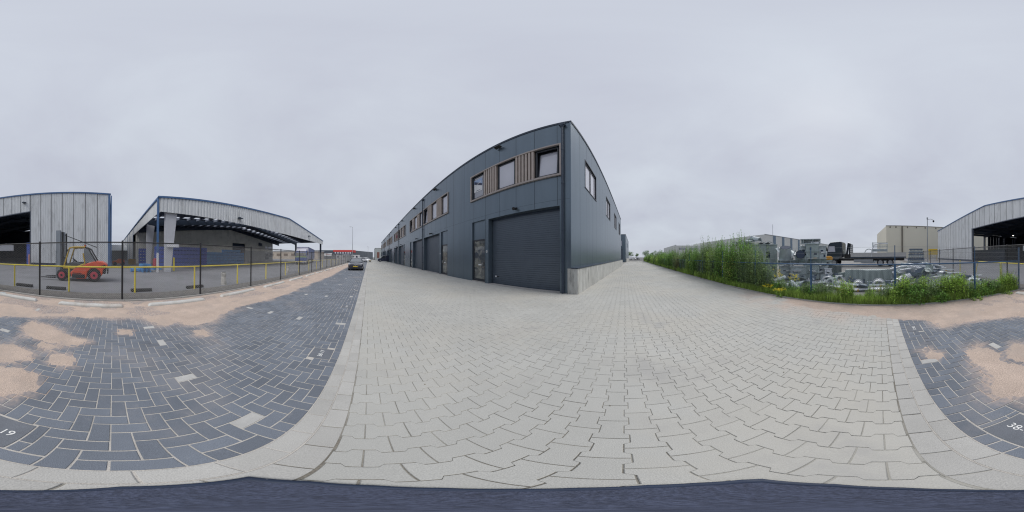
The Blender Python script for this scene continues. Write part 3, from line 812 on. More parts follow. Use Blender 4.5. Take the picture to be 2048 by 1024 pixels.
for k, y in enumerate(yk):
    c = ws0 if k == 0 else copy_tree(ws0)
    c.location = (-4.68+random.uniform(-.03, .03), y, 0.004); c.rotation_euler = (0, 0, random.uniform(-.012, .012))
    lab = ['white wheel stop lying nearest the blue corner post', 'white wheel stop in front of the red forklift', 'white wheel stop in front of the blue pallets', 'white wheel stop before the pale short stump'][k] if k < 4 else 'white wheel stop in the row leading away to the black car'
    tag(c, lab, 'wheel stop', 'white wheel stops along the fence')
M_rub = mat('dark_rubber', (0.028, 0.028, 0.030), 0.8, var=0.2, vscale=6)
rb0 = None
for k, (y, lab) in enumerate(((-4.05, 'black rubber stop furthest left behind the fence'), (-2.43, 'black rubber stop below the forklift fork side'), (1.22, 'black rubber stop beside the second yellow post'), (3.75, 'black rubber stop right of the pale bollard line'))):
    if rb0 is None: c = rb0 = MB().prism([(-0.10, 0), (-0.07, 0.13), (0.07, 0.13), (0.10, 0)], -0.45, 0.45, 'y').build('rubber_stop', M_rub, bevel=0.03)
    else: c = copy_tree(rb0)
    c.location = (-6.75, y, -0.01); tag(c, lab, 'rubber stop', 'rubber stops by the yellow barrier')
M_stump = mat('stump_concrete', (0.40, 0.39, 0.37), 0.95, var=0.25, vscale=7, bump=0.8, bscale=20)
for (x, y, lab) in ((-6.75, 5.5, 'rough pale concrete stump nearest behind the fence'), (-7.4, 13.7, 'pale concrete stump further along beside the barrier'), (-6.95, 23.5, 'small grey stump farthest along the barrier')):
    m = MB(); secs = []
    rr = random.Random(int(y))
    for z, r_ in ((0, .17), (.2, .15), (.45, .12), (.62, .15), (.66, .12)):
        secs.append([(r_*math.cos(t_*math.pi/5)*rr.uniform(.85, 1.15), r_*math.sin(t_*math.pi/5)*rr.uniform(.85, 1.15), z) for t_ in range(10)])
    o = m.loft(secs).build('concrete_stump', M_stump); o.location = (x, y, -0.01); tag(o, lab, 'stump')
    MB().cyl((0,0,.66), (0,0,.69), .11, .09, n=10).build('cap', M_fblack, o)

# ================================================================ warehouses on the left
M_white = mat('white_cladding', (0.62, 0.64, 0.66), 0.55, var=0.08, vscale=0.6, stains_glints=[((0.42,0.43,0.44), 1.6, 0.50, 0.64, 0.6), ((0.30,0.26,0.22), 3.0, 0.66, 0.74, 0.5)], stretch=(1, 1, 0.25))
M_rib = mat('grey_cladding', (0.70, 0.69, 0.63), 0.7, var=0.12, vscale=0.5, stains_glints=[((0.48,0.48,0.44), 0.7, 0.5, 0.66, 0.6)])
M_blue = mat('blue_trim', (0.06, 0.135, 0.29), 0.45, var=0.08, vscale=1)
M_navyroof = mat('roof_underside', (0.15, 0.17, 0.22), 0.8)
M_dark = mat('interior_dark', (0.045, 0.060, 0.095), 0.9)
M_col = mat('pale_steel_column', (0.52, 0.53, 0.57), 0.5, var=0.04)
M_trans = mat('roof_light_sheet', (0.7, 0.72, 0.75), 0.5)
def corr(mb, F, u0, u1, bot, top, pitch=0.30, dep=0.035, frac=0.35):
    us = []; u = u0
    while u < u1-1e-6:
        for q, d in ((0, 0), (frac, 0), (frac+0.08, dep), (0.92, dep)):
            uu = u+q*pitch
            if uu < u1: us.append((uu, d))
        u += pitch
    us.append((u1, 0))
    vs, fs = [], []
    for uu, d in us:
        for z in (bot(uu), top(uu)):
            vs.append((F[0]+uu*F[2]+d*F[4], F[1]+uu*F[3]+d*F[5], z))
    for i in range(len(us)-1): fs.append((2*i, 2*i+2, 2*i+3, 2*i+1))
    mb.add(vs, fs)
# --- first warehouse (gable end faces the street)
w1 = empty('warehouse', (0, 0, 0), 0, 'white clad gable warehouse with blue trim and dark open front behind forklift', 'building')
F1 = (-20.0, -0.4, 0.041, -1.0, 1.0, 0.041)
WU = 48.6
def top1(u): return 9.25+(11.25-9.25)*u/25 if u < 25 else 11.25-(11.25-9.0)*(u-25)/(WU-25)
OA, OB = 10.45, 29.2
def obot(u): return 7.62-0.45*(u-OA)/(OB-OA)
P1 = 1.475
m, sm_ = MB(), MB(); u = 0.0
while u < WU-0.1:
    u2 = min(u+P1, WU)
    mid = (u+u2)/2
    if u < OA < u2: u2 = OA
    if u < OB < u2 and u >= OA: u2 = OB
    b = (lambda q: 0.42) if (mid < OA or u >= OB-1e-6) else obot
    corr(m, F1, u+0.012, u2-0.012, b, top1, pitch=0.24, dep=0.02)
    bz = b(u); sm_.fbox(F1, u-0.02, u+0.03, -0.03, 0.028, bz, top1(u))
    u = u2
m.build('wall', M_white, w1); sm_.build('panel_seam', mat('seam_grey', (0.07,0.072,0.08), 0.7), w1)
m = MB()
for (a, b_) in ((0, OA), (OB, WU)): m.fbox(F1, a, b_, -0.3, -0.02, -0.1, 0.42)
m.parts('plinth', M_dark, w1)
m = MB()
def edge(mb, F, u0, u1, f, d0, d1, h0, h1):
    P = lambda u, d, z: (F[0]+u*F[2]+d*F[4], F[1]+u*F[3]+d*F[5], z)
    a, b_ = f(u0), f(u1)
    mb.add([P(u0,d0,a+h0),P(u1,d0,b_+h0),P(u1,d1,b_+h0),P(u0,d1,a+h0),P(u0,d0,a+h1),P(u1,d0,b_+h1),P(u1,d1,b_+h1),P(u0,d1,a+h1)],
           [(0,3,2,1),(4,5,6,7),(0,1,5,4),(1,2,6,5),(2,3,7,6),(3,0,4,7)])
edge(m, F1, -0.15, 25, top1, -0.1, 0.12, -0.02, 0.16); edge(m, F1, 25, WU+0.1, top1, -0.1, 0.12, -0.02, 0.16)
m.build('roof_trim', M_blue, w1)
m = MB(); m.fbox(F1, -0.10, 0.16, -0.1, 0.10, 0, 9.2); m.fbox(F1, -0.28, -0.16, -0.02, 0.10, 0.1, 9.1); m.build('corner_post', M_blue, w1)
m = MB(); m.fbox(F1, OA-0.10, OA, -0.3, 0.04, 0, 7.62); m.fbox(F1, OB, OB+0.35, -0.3, 0.06, 0, 7.2); edge(m, F1, OA, OB, obot, -0.25, 0.035, -0.12, 0)
m.build('opening_frame', mat('frame_greyblue', (0.11,0.13,0.17), 0.5), w1)
DW = 34
def roofslab(mb, x0, x1, pts, t_=0.12):
    for i in range(len(pts)-1):
        (ya, za), (yb, zb) = pts[i], pts[i+1]
        mb.add([(x0,ya,za),(x1,ya,za),(x1,yb,zb),(x0,yb,zb),(x0,ya,za+t_),(x1,ya,za+t_),(x1,yb,zb+t_),(x0,yb,zb+t_)],
               [(0,3,2,1),(4,5,6,7),(0,1,5,4),(1,2,6,5),(2,3,7,6),(3,0,4,7)])
m = MB(); roofslab(m, -20.1-DW, -20.1, [(-0.3, 9.2), (-25.4, 11.2), (-49.0, 8.95)]); m.build('roof', mat('w_roof_blue', (0.12,0.155,0.22), .8), w1)
m = MB()
for q in range(0, 13):
    y = -2-q*3.8; z = 9.2+2*min((-y-0.3)/25.1, 1) if y > -25.4 else 11.2-2.25*(-y-25.4)/23.6
    m.box(-20-DW, -20.3, y-0.04, y+0.04, z-0.35, z-0.03)
m.build('purlin', mat('purlin_blue', (0.13,0.19,0.30), 0.7), w1)
for xx in (-27, -36, -45):
    m = MB()
    for (ya, za, yb, zb) in ((-0.5, 9.1, -25.4, 11.0), (-25.4, 11.0, -49, 8.9)):
        m.add([(xx-.12,ya,za-1.3),(xx+.12,ya,za-1.3),(xx+.12,yb,zb-(.7 if yb > -30 else 1.3)),(xx-.12,yb,zb-(.7 if yb > -30 else 1.3)),(xx-.12,ya,za),(xx+.12,ya,za),(xx+.12,yb,zb),(xx-.12,yb,zb)] if ya > -20 else
              [(xx-.12,ya,za-.7),(xx+.12,ya,za-.7),(xx+.12,yb,zb-1.3),(xx-.12,yb,zb-1.3),(xx-.12,ya,za),(xx+.12,ya,za),(xx+.12,yb,zb),(xx-.12,yb,zb)],
              [(0,3,2,1),(4,5,6,7),(0,1,5,4),(1,2,6,5),(2,3,7,6),(3,0,4,7)])
    m.box(xx-.2, xx+.2, -1.3, -0.6, 0, 8.6); m.box(xx-.2, xx+.2, -48.9, -48.1, 0, 8.2)
    m.build('portal_frame', mat('portal_grey', (0.10,0.12,0.16), 0.6) if xx == -27 else bpy.data.materials['portal_grey'], w1)
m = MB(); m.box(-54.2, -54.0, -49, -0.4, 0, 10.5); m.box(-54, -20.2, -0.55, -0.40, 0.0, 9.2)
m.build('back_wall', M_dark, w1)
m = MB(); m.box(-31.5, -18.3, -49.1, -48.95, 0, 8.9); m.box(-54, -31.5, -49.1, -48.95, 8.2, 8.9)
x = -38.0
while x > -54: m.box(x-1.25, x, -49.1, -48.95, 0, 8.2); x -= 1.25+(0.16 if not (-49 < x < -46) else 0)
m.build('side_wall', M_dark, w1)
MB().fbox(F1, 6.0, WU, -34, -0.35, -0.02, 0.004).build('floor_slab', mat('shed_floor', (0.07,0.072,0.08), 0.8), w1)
M_lampon = bpy.data.materials.new('lamp_lit'); M_lampon.use_nodes = True
bb = M_lampon.node_tree.nodes['Principled BSDF']; bb.inputs['Emission Color'].default_value = (1, .97, .9, 1); bb.inputs['Emission Strength'].default_value = 3.0
for (x, y, z) in ((-33, -16.2, 6.8), (-36, -34, 7.2)):
    MB().cyl((x,y,z), (x,y,z+0.12), 0.28, 0.12, n=10).build('hanging_lamp', M_lampon, w1)
MB().fbox(F1, 11.0, 11.5, 0.03, 0.3, 8.9, 9.0).fbox(F1, 11.1, 11.4, 0.25, 0.6, 8.85, 8.97).build('flood_lamp', M_trim, w1)
# --- second warehouse: open canopy
w2 = empty('warehouse', (0, 0, 0), 0, 'open white canopy warehouse with ribbed fascia and tapered pale columns', 'building')
XW = -13.9; F2 = (XW, 4.1, 0, 1, 1, 0)
def top2(u): return 6.85+(8.4-6.85)*u/21.9 if u < 21.9 else 8.4-(8.4-6.3)*(u-21.9)/22.1
def bot2(u): return 5.50-0.22*u/44
m = MB()
for q in range(0, 31): corr(m, F2, q*44/31, (q+1)*44/31, bot2, top2, pitch=44/31/4, dep=0.05, frac=0.30)
m.build('fascia', M_white, w2)
m = MB(); edge(m, F2, -0.15, 21.9, top2, -0.1, 0.13, 0, 0.17); edge(m, F2, 21.9, 44.1, top2, -0.1, 0.13, 0, 0.17)
Fs = (XW, 4.1, -1, 0, 0, -1)
m.fbox(Fs, -0.1, 60, -0.1, 0.15, 6.83, 7.0)
m.build('roof_trim', M_blue, w2)
m = MB(); m.fbox(Fs, 0, 18.0, -0.04, 0.03, 5.45, 6.85); corr(m, Fs, 18.3, 60, lambda u: 0.2, lambda u: 6.85, 0.3, 0.03)
m.build('side_cladding', M_white, w2)
m = MB()
for u in (18.1, 24, 30, 38, 50): m.fbox(Fs, u, u+0.22, 0.03, 0.10, 0, 6.84)
m.fbox(Fs, 0.0, 0.20, 0.04, 0.2, 1.75, 6.84)
m.parts('blue_post', M_blue, w2)
MB().fbox(Fs, 0.0, 0.20, 0.04, 0.2, 0.0, 1.75).build('post_foot', mat('post_white', (0.62,0.63,0.66), 0.5), w2)
y_of = lambda u: 4.1+u
sl_ = [(4.2, 6.72), (26.0, 8.27), (48.0, 6.18)]
m = MB(); 
for (x0, x1) in ((XW-7.4, XW-0.05), (XW-12.0, XW-8.5), (-75, XW-13.1)): roofslab(m, x0, x1, sl_, 0.1)
m.build('roof', M_navyroof, w2)
m = MB(); n_ = 26
for q in range(n_+1):
    y = 4.3+q*(47.8-4.3)/n_; z = 6.72+1.55*(y-4.2)/21.8 if y < 26 else 8.27-2.09*(y-26)/22
    m.box(-30, XW-0.1, y-0.30, y+0.30, z-0.30, z-0.02) if False else m.box(-30, XW-0.1, y-0.05, y+0.05, z-0.34, z-0.02)
m.build('purlin', M_navyroof, w2)
def tapercol(x, yb, mat_, w_b=0.55, w_t=1.15, s=1):
    m = MB(); d = 0.22
    m.prism([(yb, 0), (yb+s*w_b, 0), (yb+s*w_t, 5.7), (yb, 5.9)], x-d, x+d, 'x')
    return m.build('tapered_column', mat_, w2, bevel=0.01, segs=1)
tapercol(-14.35, 4.75, M_col); tapercol(-22.6, 4.75, M_col); tapercol(-14.35, 47.5, M_trim, s=-1, w_b=.3, w_t=.5); tapercol(-22.6, 47.5, M_trim, s=-1, w_b=.3, w_t=.5)
for x in (-22.6, -29.2):
    m = MB()
    for (ya, za, yb, zb) in ((4.7, 6.6, 26, 8.2), (26, 8.2, 47.5, 6.1)):
        ha, hb = (1.0, .45) if ya < 10 else (.45, 1.0)
        m.add([(x-.1,ya,za-ha),(x+.1,ya,za-ha),(x+.1,yb,zb-hb),(x-.1,yb,zb-hb),(x-.1,ya,za),(x+.1,ya,za),(x+.1,yb,zb),(x-.1,yb,zb)], [(0,3,2,1),(4,5,6,7),(0,1,5,4),(1,2,6,5),(2,3,7,6),(3,0,4,7)])
    m.build('rafter', M_trim, w2)
MB().box(-14.1, -13.9, 4.9, 6.0, 2.28, 2.62).build('column_sign', M_whitep, w2)
# back wall of the canopy with door, windows
Fb = (-29.5, 4.2, 0, 1, 1, 0)
m = MB()
topb = lambda u: 6.7+1.5*min(u/21.8, 1) if u < 21.8 else 8.2-2.1*(u-21.8)/22
corr(m, Fb, 0, 22.5, lambda u: 0, topb, 0.35, 0.04); corr(m, Fb, 22.5, 27, lambda u: 4.7, topb, 0.35, 0.04); corr(m, Fb, 27, 40, lambda u: 3.0, topb, 0.35, 0.03)
m.build('inner_wall', M_rib, w2)
MB().fbox(Fb, 27, 40, -0.2, 0.05, 0, 3.0).build('block_base', mat('block_grey', (0.42,0.43,0.44), 0.9, var=0.1, vscale=1), w2)
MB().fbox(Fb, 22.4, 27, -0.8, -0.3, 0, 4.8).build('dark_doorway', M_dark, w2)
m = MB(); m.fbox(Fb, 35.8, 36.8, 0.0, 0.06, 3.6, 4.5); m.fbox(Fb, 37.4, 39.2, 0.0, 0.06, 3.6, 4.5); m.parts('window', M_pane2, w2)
m = MB(); m.fbox(Fb, 32.6, 33.2, 0.0, 0.25, 4.5, 5.4); m.fbox(Fb, 33.5, 34.0, 0.0, 0.25, 4.5, 5.3); m.fbox(Fb, 36.0, 37.6, 0.05, 0.08, 0.6, 2.4); m.fbox(Fb, 38, 39.4, 0.05, 0.08, 1.3, 2.4); m.parts('vent_unit', M_trim, w2)
m = MB(); m.box(-75, -29.6, 43.9, 44.1, 0, 6.5); m.box(-75, -74.8, 4.2, 44, 0, 7.5); m.build('rear_walls', M_rib, w2)
for u in (9.2, 31.5):
    MB().fbox(F2, u, u+0.5, 0.05, 0.5, 6.0+0.3*(u > 20), 6.08+0.3*(u > 20)).fbox(F2, u+.1, u+.3, 0.02, 0.3, 6.05+0.3*(u > 20), 6.2+0.3*(u > 20)).build('flood_lamp', M_trim, w2)
# low sheds between the warehouses
sh_ = empty('low_shed', (0, 0, 0), 0, 'low grey shed with pale roof between the two warehouses', 'building')
m = MB(); corr(m, (-44, 4.0, 0, -1, 1, 0), 0, 6.5, lambda u: 0, lambda u: 2.7, .4, .04); m.box(-52, -44.2, -2.5, 4, 0, 2.65); m.build('wall', mat('shed_wall', (0.17,0.18,0.185), 0.8, var=.1), sh_)
MB().add([(-43.6,4.2,2.75),(-43.6,-2.6,2.75),(-50,-2.6,4.6),(-50,4.2,4.6),(-43.6,4.2,2.6),(-43.6,-2.6,2.6),(-50,-2.6,4.4),(-50,4.2,4.4)], [(0,1,2,3),(4,5,6,7),(0,1,5,4),(1,2,6,5),(2,3,7,6),(3,0,4,7)]).build('roof', mat('shed_roof', (0.44,0.46,0.48), 0.7, var=.1), sh_)

# ================================================================ goods under and near the warehouses
M_crate = mat('crate_blue', (0.06, 0.11, 0.44), 0.5, var=0.15, vscale=3, island=0.2)
M_crate2 = mat('crate_light_blue', (0.07, 0.26, 0.56), 0.5, var=0.2, vscale=2, island=0.2)
def crate_mb():
    m = MB(); m.box(-.58, .58, -.38, .38, 0.12, 0.50)
    for i in range(6): m.box(-.60, .60, -.405+i*.142, -.355+i*.142, 0.14, 0.50)
    for i in range(8): m.box(-.60+i*.164, -.55+i*.164, -.40, .40, 0.14, 0.50)
    m.box(-.6, .6, -.4, .4, 0.48, 0.53)
    for q in (-.5, 0, .5): m.box(q-.07, q+.07, -.4, .4, 0, .14)
    return m
def stack(x, y, n, mm, rz, lab, group, proto={}):
    st = empty('crate_stack', (x, y, 0), rz, lab, 'crate stack', group)
    if mm.name not in proto:
        proto[mm.name] = crate_mb().build('crate', mm, st)
        first = proto[mm.name]
    else:
        first = proto[mm.name].copy(); C.objects.link(first); first.parent = st
    first.location = (0, 0, 0)
    for k in range(1, n):
        c = first.copy(); C.objects.link(c); c.parent = st; c.location = (random.uniform(-.015, .015), 0, k*0.535)
    return st
for k in range(8):
    stack(-20.6, 6.1+k*0.93, 5, M_crate, R(90), 'tall stack of dark blue crates behind the yellow bollard under the canopy', 'dark blue crate stacks under the canopy')
for k in range(9):
    stack(-23.5, 15.5+k*1.0, 4 + (k in (4, 5, 6, 7)), M_crate2, R(90), 'lighter blue crate stack in the row before the dark doorway', 'light blue crate stacks under the canopy')
stack(-20.7, -11.3, 6, M_crate, 0, 'blue crate stack just inside the first warehouse opening', None)
stack(-28.3, 5.2, 5, M_crate, R(90), 'blue crate stack against the ribbed inner wall, seen left of the rear tapered column', None)
def pallets(x, y, n, mm, rz, lab):
    st = empty('pallet_stack', (x, y, 0), rz, lab, 'pallet stack')
    for k in range(n):
        z = k*0.15; m = MB()
        for q in (-.36, 0, .36): m.box(-.6, .6, q-.05, q+.05, z, z+.1)
        for q in range(5): m.box(-.6+q*.27, -.48+q*.27, -.4, .4, z+.1, z+.122)
        m.build('pallet', mm, st)
    return st
pallets(-14.8, 3.0, 5, M_crate2, 0.1, 'low stack of blue pallets at the foot of the blue and white post')
pallets(-15.1, 2.1, 2, M_crate2, -0.1, 'very low pair of blue pallets left of the blue pallet stack')
M_woody = mat('yellow_timber', (0.42, 0.26, 0.05), 0.8, var=.2)
pallets(-26.5, 3.2, 6, M_woody, 0.3, 'stack of yellowish pallets beside the side opening')
M_orange = mat('machine_orange', (0.55, 0.12, 0.04), 0.5, var=.1); M_redm = mat('dull_red', (0.30, 0.03, 0.05), 0.5)
st = empty('machine', (-24.5, 0.9, 0), 0.2, 'small orange machine standing in front of the low shed', 'machine')
MB().prism([(-.9,.25),(.9,.25),(.8,.8),(.1,.95),(-.3,.7),(-.9,.6)], -.4, .4, 'x').build('body', M_orange, st, bevel=.03)
m = MB(); [m.cyl((sx*.45-.06, sy, .25), (sx*.45+.06, sy, .25), .25, n=12) for sx in (-1, 1) for sy in (-.6, .6)]; m.parts('wheel', M_black, st)
k_ = MB().box(-.6,.6,-.5,.5,0,.9).box(-.64,.64,-.54,.54,.86,.95).build('skip_bin', M_crate2, bevel=.02); k_.location = (-25, -0.9, 0); tag(k_, 'small blue bin on the yard beside the orange machine', 'bin')
k_ = MB().cyl((0,0,0),(0,0,.75),.35,n=14).cyl((0,0,.75),(0,0,.85),.36,.2,n=14).build('drum', M_redm, bevel=.01); k_.location = (-16.8, 4.6, 0.35); tag(k_, 'red round drum resting on pallets behind the blue post', 'drum')
pallets(-16.8, 4.6, 2, M_crate2, 0.0, 'two blue pallets carrying the red drum')
yb_ = MB().cyl((0,0,0),(0,0,1.28),.10,n=14).cyl((0,0,1.28),(0,0,1.33),.10,.04,n=14).build('bollard', M_yellow); yb_.location = (-14.9, 5.9, 0); tag(yb_, 'thick yellow bollard guarding the pale tapered column', 'bollard')
sb_ = MB().cyl((0,0,0),(0,0,1.5),.11,n=14).cyl((0,0,1.5),(0,0,1.54),.11,.05,n=14).build('bollard', mat('salmon_paint', (0.52,0.24,0.18), 0.6)); sb_.location = (-18.9, -10.6, 0); tag(sb_, 'faded salmon bollard at the edge of the first warehouse opening', 'bollard')
dc = empty('container', (-25.5, -33.5, 0), R(8), 'dark slate container inside the first warehouse', 'container')
m = MB(); corr(m, (2.5, -6, 0, 1, 1, 0), 0, 14, lambda u: .1, lambda u: 2.5, .3, .05); m.box(-2.4, 2.4, -6, 8, 0.1, 2.45); m.build('body', mat('slate_blue', (0.035,0.050,0.075), 0.6), dc)
MB().box(-2.4, 2.45, -6.05, 8.05, 2.45, 2.6).build('lid', mat('slate_trim', (0.03,0.06,0.07), 0.6), dc)
wb = MB().box(-1.6,1.6,-.05,.05,0,0.9).prism([(-1.7,.9),(1.7,.9),(0,1.25)], -.07, .07, 'y').build('board', M_col); wb.location = (-22.5, -17.2, 2.15); wb.rotation_euler = (0,0,R(90)); tag(wb, 'pale gabled board hanging in the first warehouse opening', 'board')

# ================================================================ forklift
M_red = mat('forklift_red', (0.68, 0.085, 0.03), 0.45, var=0.10, vscale=4, coat=0.2, stains_glints=[((0.25,0.06,0.04), 5, 0.58, 0.7, 0.5)])
M_mast = mat('mast_grey', (0.26, 0.29, 0.33), 0.5, metal=0.3)
M_tyre = mat('tyre', (0.018, 0.018, 0.02), 0.85, var=.2, vscale=10)
M_rimred = mat('rim_red', (0.50, 0.06, 0.09), 0.5)
M_fyel = mat('cab_yellow', (0.48, 0.31, 0.02), 0.45)
fl = empty('forklift', (-9.7, 0, 0), 0, 'red and yellow forklift with raised mast on the asphalt yard', 'forklift')
X0, X1 = 0.62, -0.62
body = [(-2.42,.50),(-2.13,.78),(-1.80,.86),(-1.50,1.02),(-1.2,1.12),(-.93,1.17),(-.60,1.15),(-.36,1.04),(-.28,.92),(-.36,.80),(-.52,.70),(-.56,.45),(-.62,.35),(-.70,.62),(-.95,.78),(-1.2,.76),(-1.40,.58),(-1.48,.16),(-2.0,.15),(-2.34,.26)]
MB().prism(body, X1, X0, 'x').build('body', M_red, fl, bevel=.05, segs=3)
MB().prism([(-1.3,.50),(-.40,.45),(-.33,.85),(-.5,1.05),(-1.2,1.05)], X1+.1, X0-.1, 'x').build('counterweight', mat('counterweight_grey', (0.05,0.05,0.055), .6), fl)
for (y, r_) in ((-2.93, .34), (-1.03, .37)):
    for sx in (1, -1):
        m = MB(); x_ = sx*.50
        secs = []
        for (q, rr_) in ((-.12, r_*.86), (-.11, r_*.96), (-.07, r_), (.07, r_), (.11, r_*.96), (.12, r_*.86)):
            secs.append([(x_+q, y+rr_*math.cos(t_*math.pi/12), r_+rr_*math.sin(t_*math.pi/12)) for t_ in range(24)])
        wh = m.loft(secs).build('wheel', M_tyre, fl, smooth=False)
        m = MB(); m.cyl((x_+sx*.10, y, r_), (x_+sx*.135, y, r_), r_*.62, r_*.55, n=20); m.build('rim', M_rimred, wh)
        MB().cyl((x_+sx*.13, y, r_), (x_+sx*.16, y, r_), r_*.2, n=10).build('hub', M_tyre, wh)
def bars(name, segs, r_, mm, par=fl, n=6):
    m = MB()
    for a, b_ in segs: m.cyl(a, b_, r_, n=n)
    return m.build(name, mm, par)
cabseg = []
for x_ in (.58, -.58):
    MB().tube([(x_,-2.82,.78),(x_,-2.46,1.93),(x_,-2.2,1.97),(x_,-1.55,1.97)], .045, 8).build('cab_frame', M_fyel, fl)
    MB().tube([(x_,-1.55,1.97),(x_,-1.34,1.86),(x_,-.93,1.16)], .045, 8).build('rear_pillar', M_black, fl)
    MB().tube([(x_,-2.84,.76),(x_,-2.2,.76),(x_,-1.55,1.02),(x_,-1.66,1.62)], .045, 8).build('door_frame', M_fyel, fl)
m = MB()
for q in range(7): m.box(-.58, .58, -2.4+q*.14, -2.36+q*.14, 1.95, 1.99)
m.build('roof_grille', M_black, fl)
MB().box(-.3,.3,-2.0,-1.45,.75,1.0).box(-.28,.28,-1.6,-1.42,.95,1.55).build('seat', M_black, fl, bevel=.04)
m = MB(); m.cyl((0,-2.45,1.0),(0,-2.28,1.22),.03,n=8)
m.cyl((0,-2.29,1.21),(0,-2.27,1.235),.17,n=16); m.build('steering_wheel', M_black, fl)
MB().prism([(-2.8,.3),(-2.78,.98),(-2.3,1.12),(-1.6,1.0),(-1.6,.3)], -.56, .56, 'x').build('dashboard', mat('dash_grey', (0.07,0.075,0.08), .6), fl, bevel=.03)
for x_ in (.38, -.38):
    MB().box(x_-.09, x_+.09, -3.34, -3.06, .12, 3.0).build('mast_rail', M_mast, fl)
    MB().box(x_-.05, x_+.05, -2.99, -2.90, .2, 2.90).build('inner_mast', M_black, fl)
    MB().prism([(-3.3,.16),(-4.35,.10),(-4.35,.13),(-3.3,.22),(-3.3,.9),(-3.25,.9),(-3.25,.13)][0:0] or [(-3.24,.9),(-3.30,.9),(-3.32,.2),(-4.35,.15),(-4.35,.12),(-3.24,.12)], x_-.07, x_+.07, 'x').build('fork', M_black, fl)
    MB().tube([(x_,-2.80,2.70),(x_,-.95,1.98)], .02, 6).build('stay', M_black, fl)
    MB().tube([(x_,-3.0,.9),(x_,-2.6,.6)], .04, 8).build('tilt_cylinder', M_mast, fl)
m = MB(); [m.box(-.44,.44,-3.2,-3.1,z,z+.09) for z in (.45,1.4,2.1,2.85)]; m.parts('cross_member', M_mast, fl)
m = MB(); [m.box(q-.02,q+.02,-3.36,-3.32,.9,1.75) for q in (-.45,-.22,0,.22,.45)]; m.box(-.5,.5,-3.36,-3.31,.85,.95); m.box(-.5,.5,-3.36,-3.31,1.72,1.77); m.build('load_backrest', M_mast, fl)
MB().add([(.60,-1.62,1.05),(.60,-.98,1.18),(.60,-1.36,1.84),(.60,-1.62,1.92)], [(0,1,2,3)]).build('dark_cab_pane', M_pane, fl)  # added pane stands in for the dark cab interior
MB().box(-.25,.25,-2.0,-1.5,1.0,1.1).prism([(-1.62,1.0),(-1.5,1.0),(-1.42,1.62),(-1.54,1.64)], -.25, .25, 'x').build('seat_back', mat('seat_grey', (0.05,0.05,0.06), .7), fl)
MB().box(.48,.62,-2.62,-2.48,1.72,1.85).build('head_lamp', M_black, fl); MB().cyl((0.3,-1.6,1.99),(0.3,-1.6,2.12),.06,n=10).build('beacon', M_orange, fl)

MB().box(.60,.635,-2.30,-1.55,.20,.42).box(.60,.635,-2.25,-1.75,.46,.50).build('side_step', M_black, fl)
MB().prism([(-.60,.78),(-.36,.86),(-.40,.98),(-.66,.92)], .615, .632, 'x').build('vent_grille', M_black, fl)
MB().tube([(.2,-3.0,2.8),(.2,-2.9,1.5),(.2,-2.7,.7)], .02, 6).build('hose', M_black, fl)
MB().box(-.5,.5,-.30,-.24,.45,.75).build('rear_bumper', M_black, fl)
# ================================================================ road vehicles
M_glass = mat('car_glass', (0.03, 0.035, 0.045), 0.05, ior=1.9, spec=0.8)
M_screen = mat('windscreen_glass', (0.10, 0.11, 0.12), 0.08, ior=2.2, spec=0.9)
M_blackp = mat('black_car_paint', (0.012, 0.014, 0.028), 0.22, coat=1.0, spec=0.8)
M_whitecar = mat('white_car_paint', (0.62, 0.63, 0.64), 0.3, coat=0.8)
M_lamp = mat('headlamp', (0.75, 0.77, 0.8), 0.1, spec=1.0, metal=0.3)
M_plate = mat('yellow_plate', (0.50, 0.36, 0.03), 0.5)
M_rimg = mat('alloy_rim', (0.35, 0.36, 0.38), 0.35, metal=0.7)
def wheel(par, x, y, r_, w_, sx, rim=M_rimg):
    secs = []
    for (q, k) in ((-.5, .86), (-.45, .96), (-.3, 1), (.3, 1), (.45, .96), (.5, .86)):
        secs.append([(x+q*w_, y+r_*k*math.cos(t_*math.pi/12), r_+r_*k*math.sin(t_*math.pi/12)) for t_ in range(24)])
    wh = MB().loft(secs).build('wheel', M_tyre, par)
    MB().cyl((x+sx*w_*.42, y, r_), (x+sx*w_*.54, y, r_), r_*.68, r_*.6, n=16).build('rim', rim, wh)
    return wh
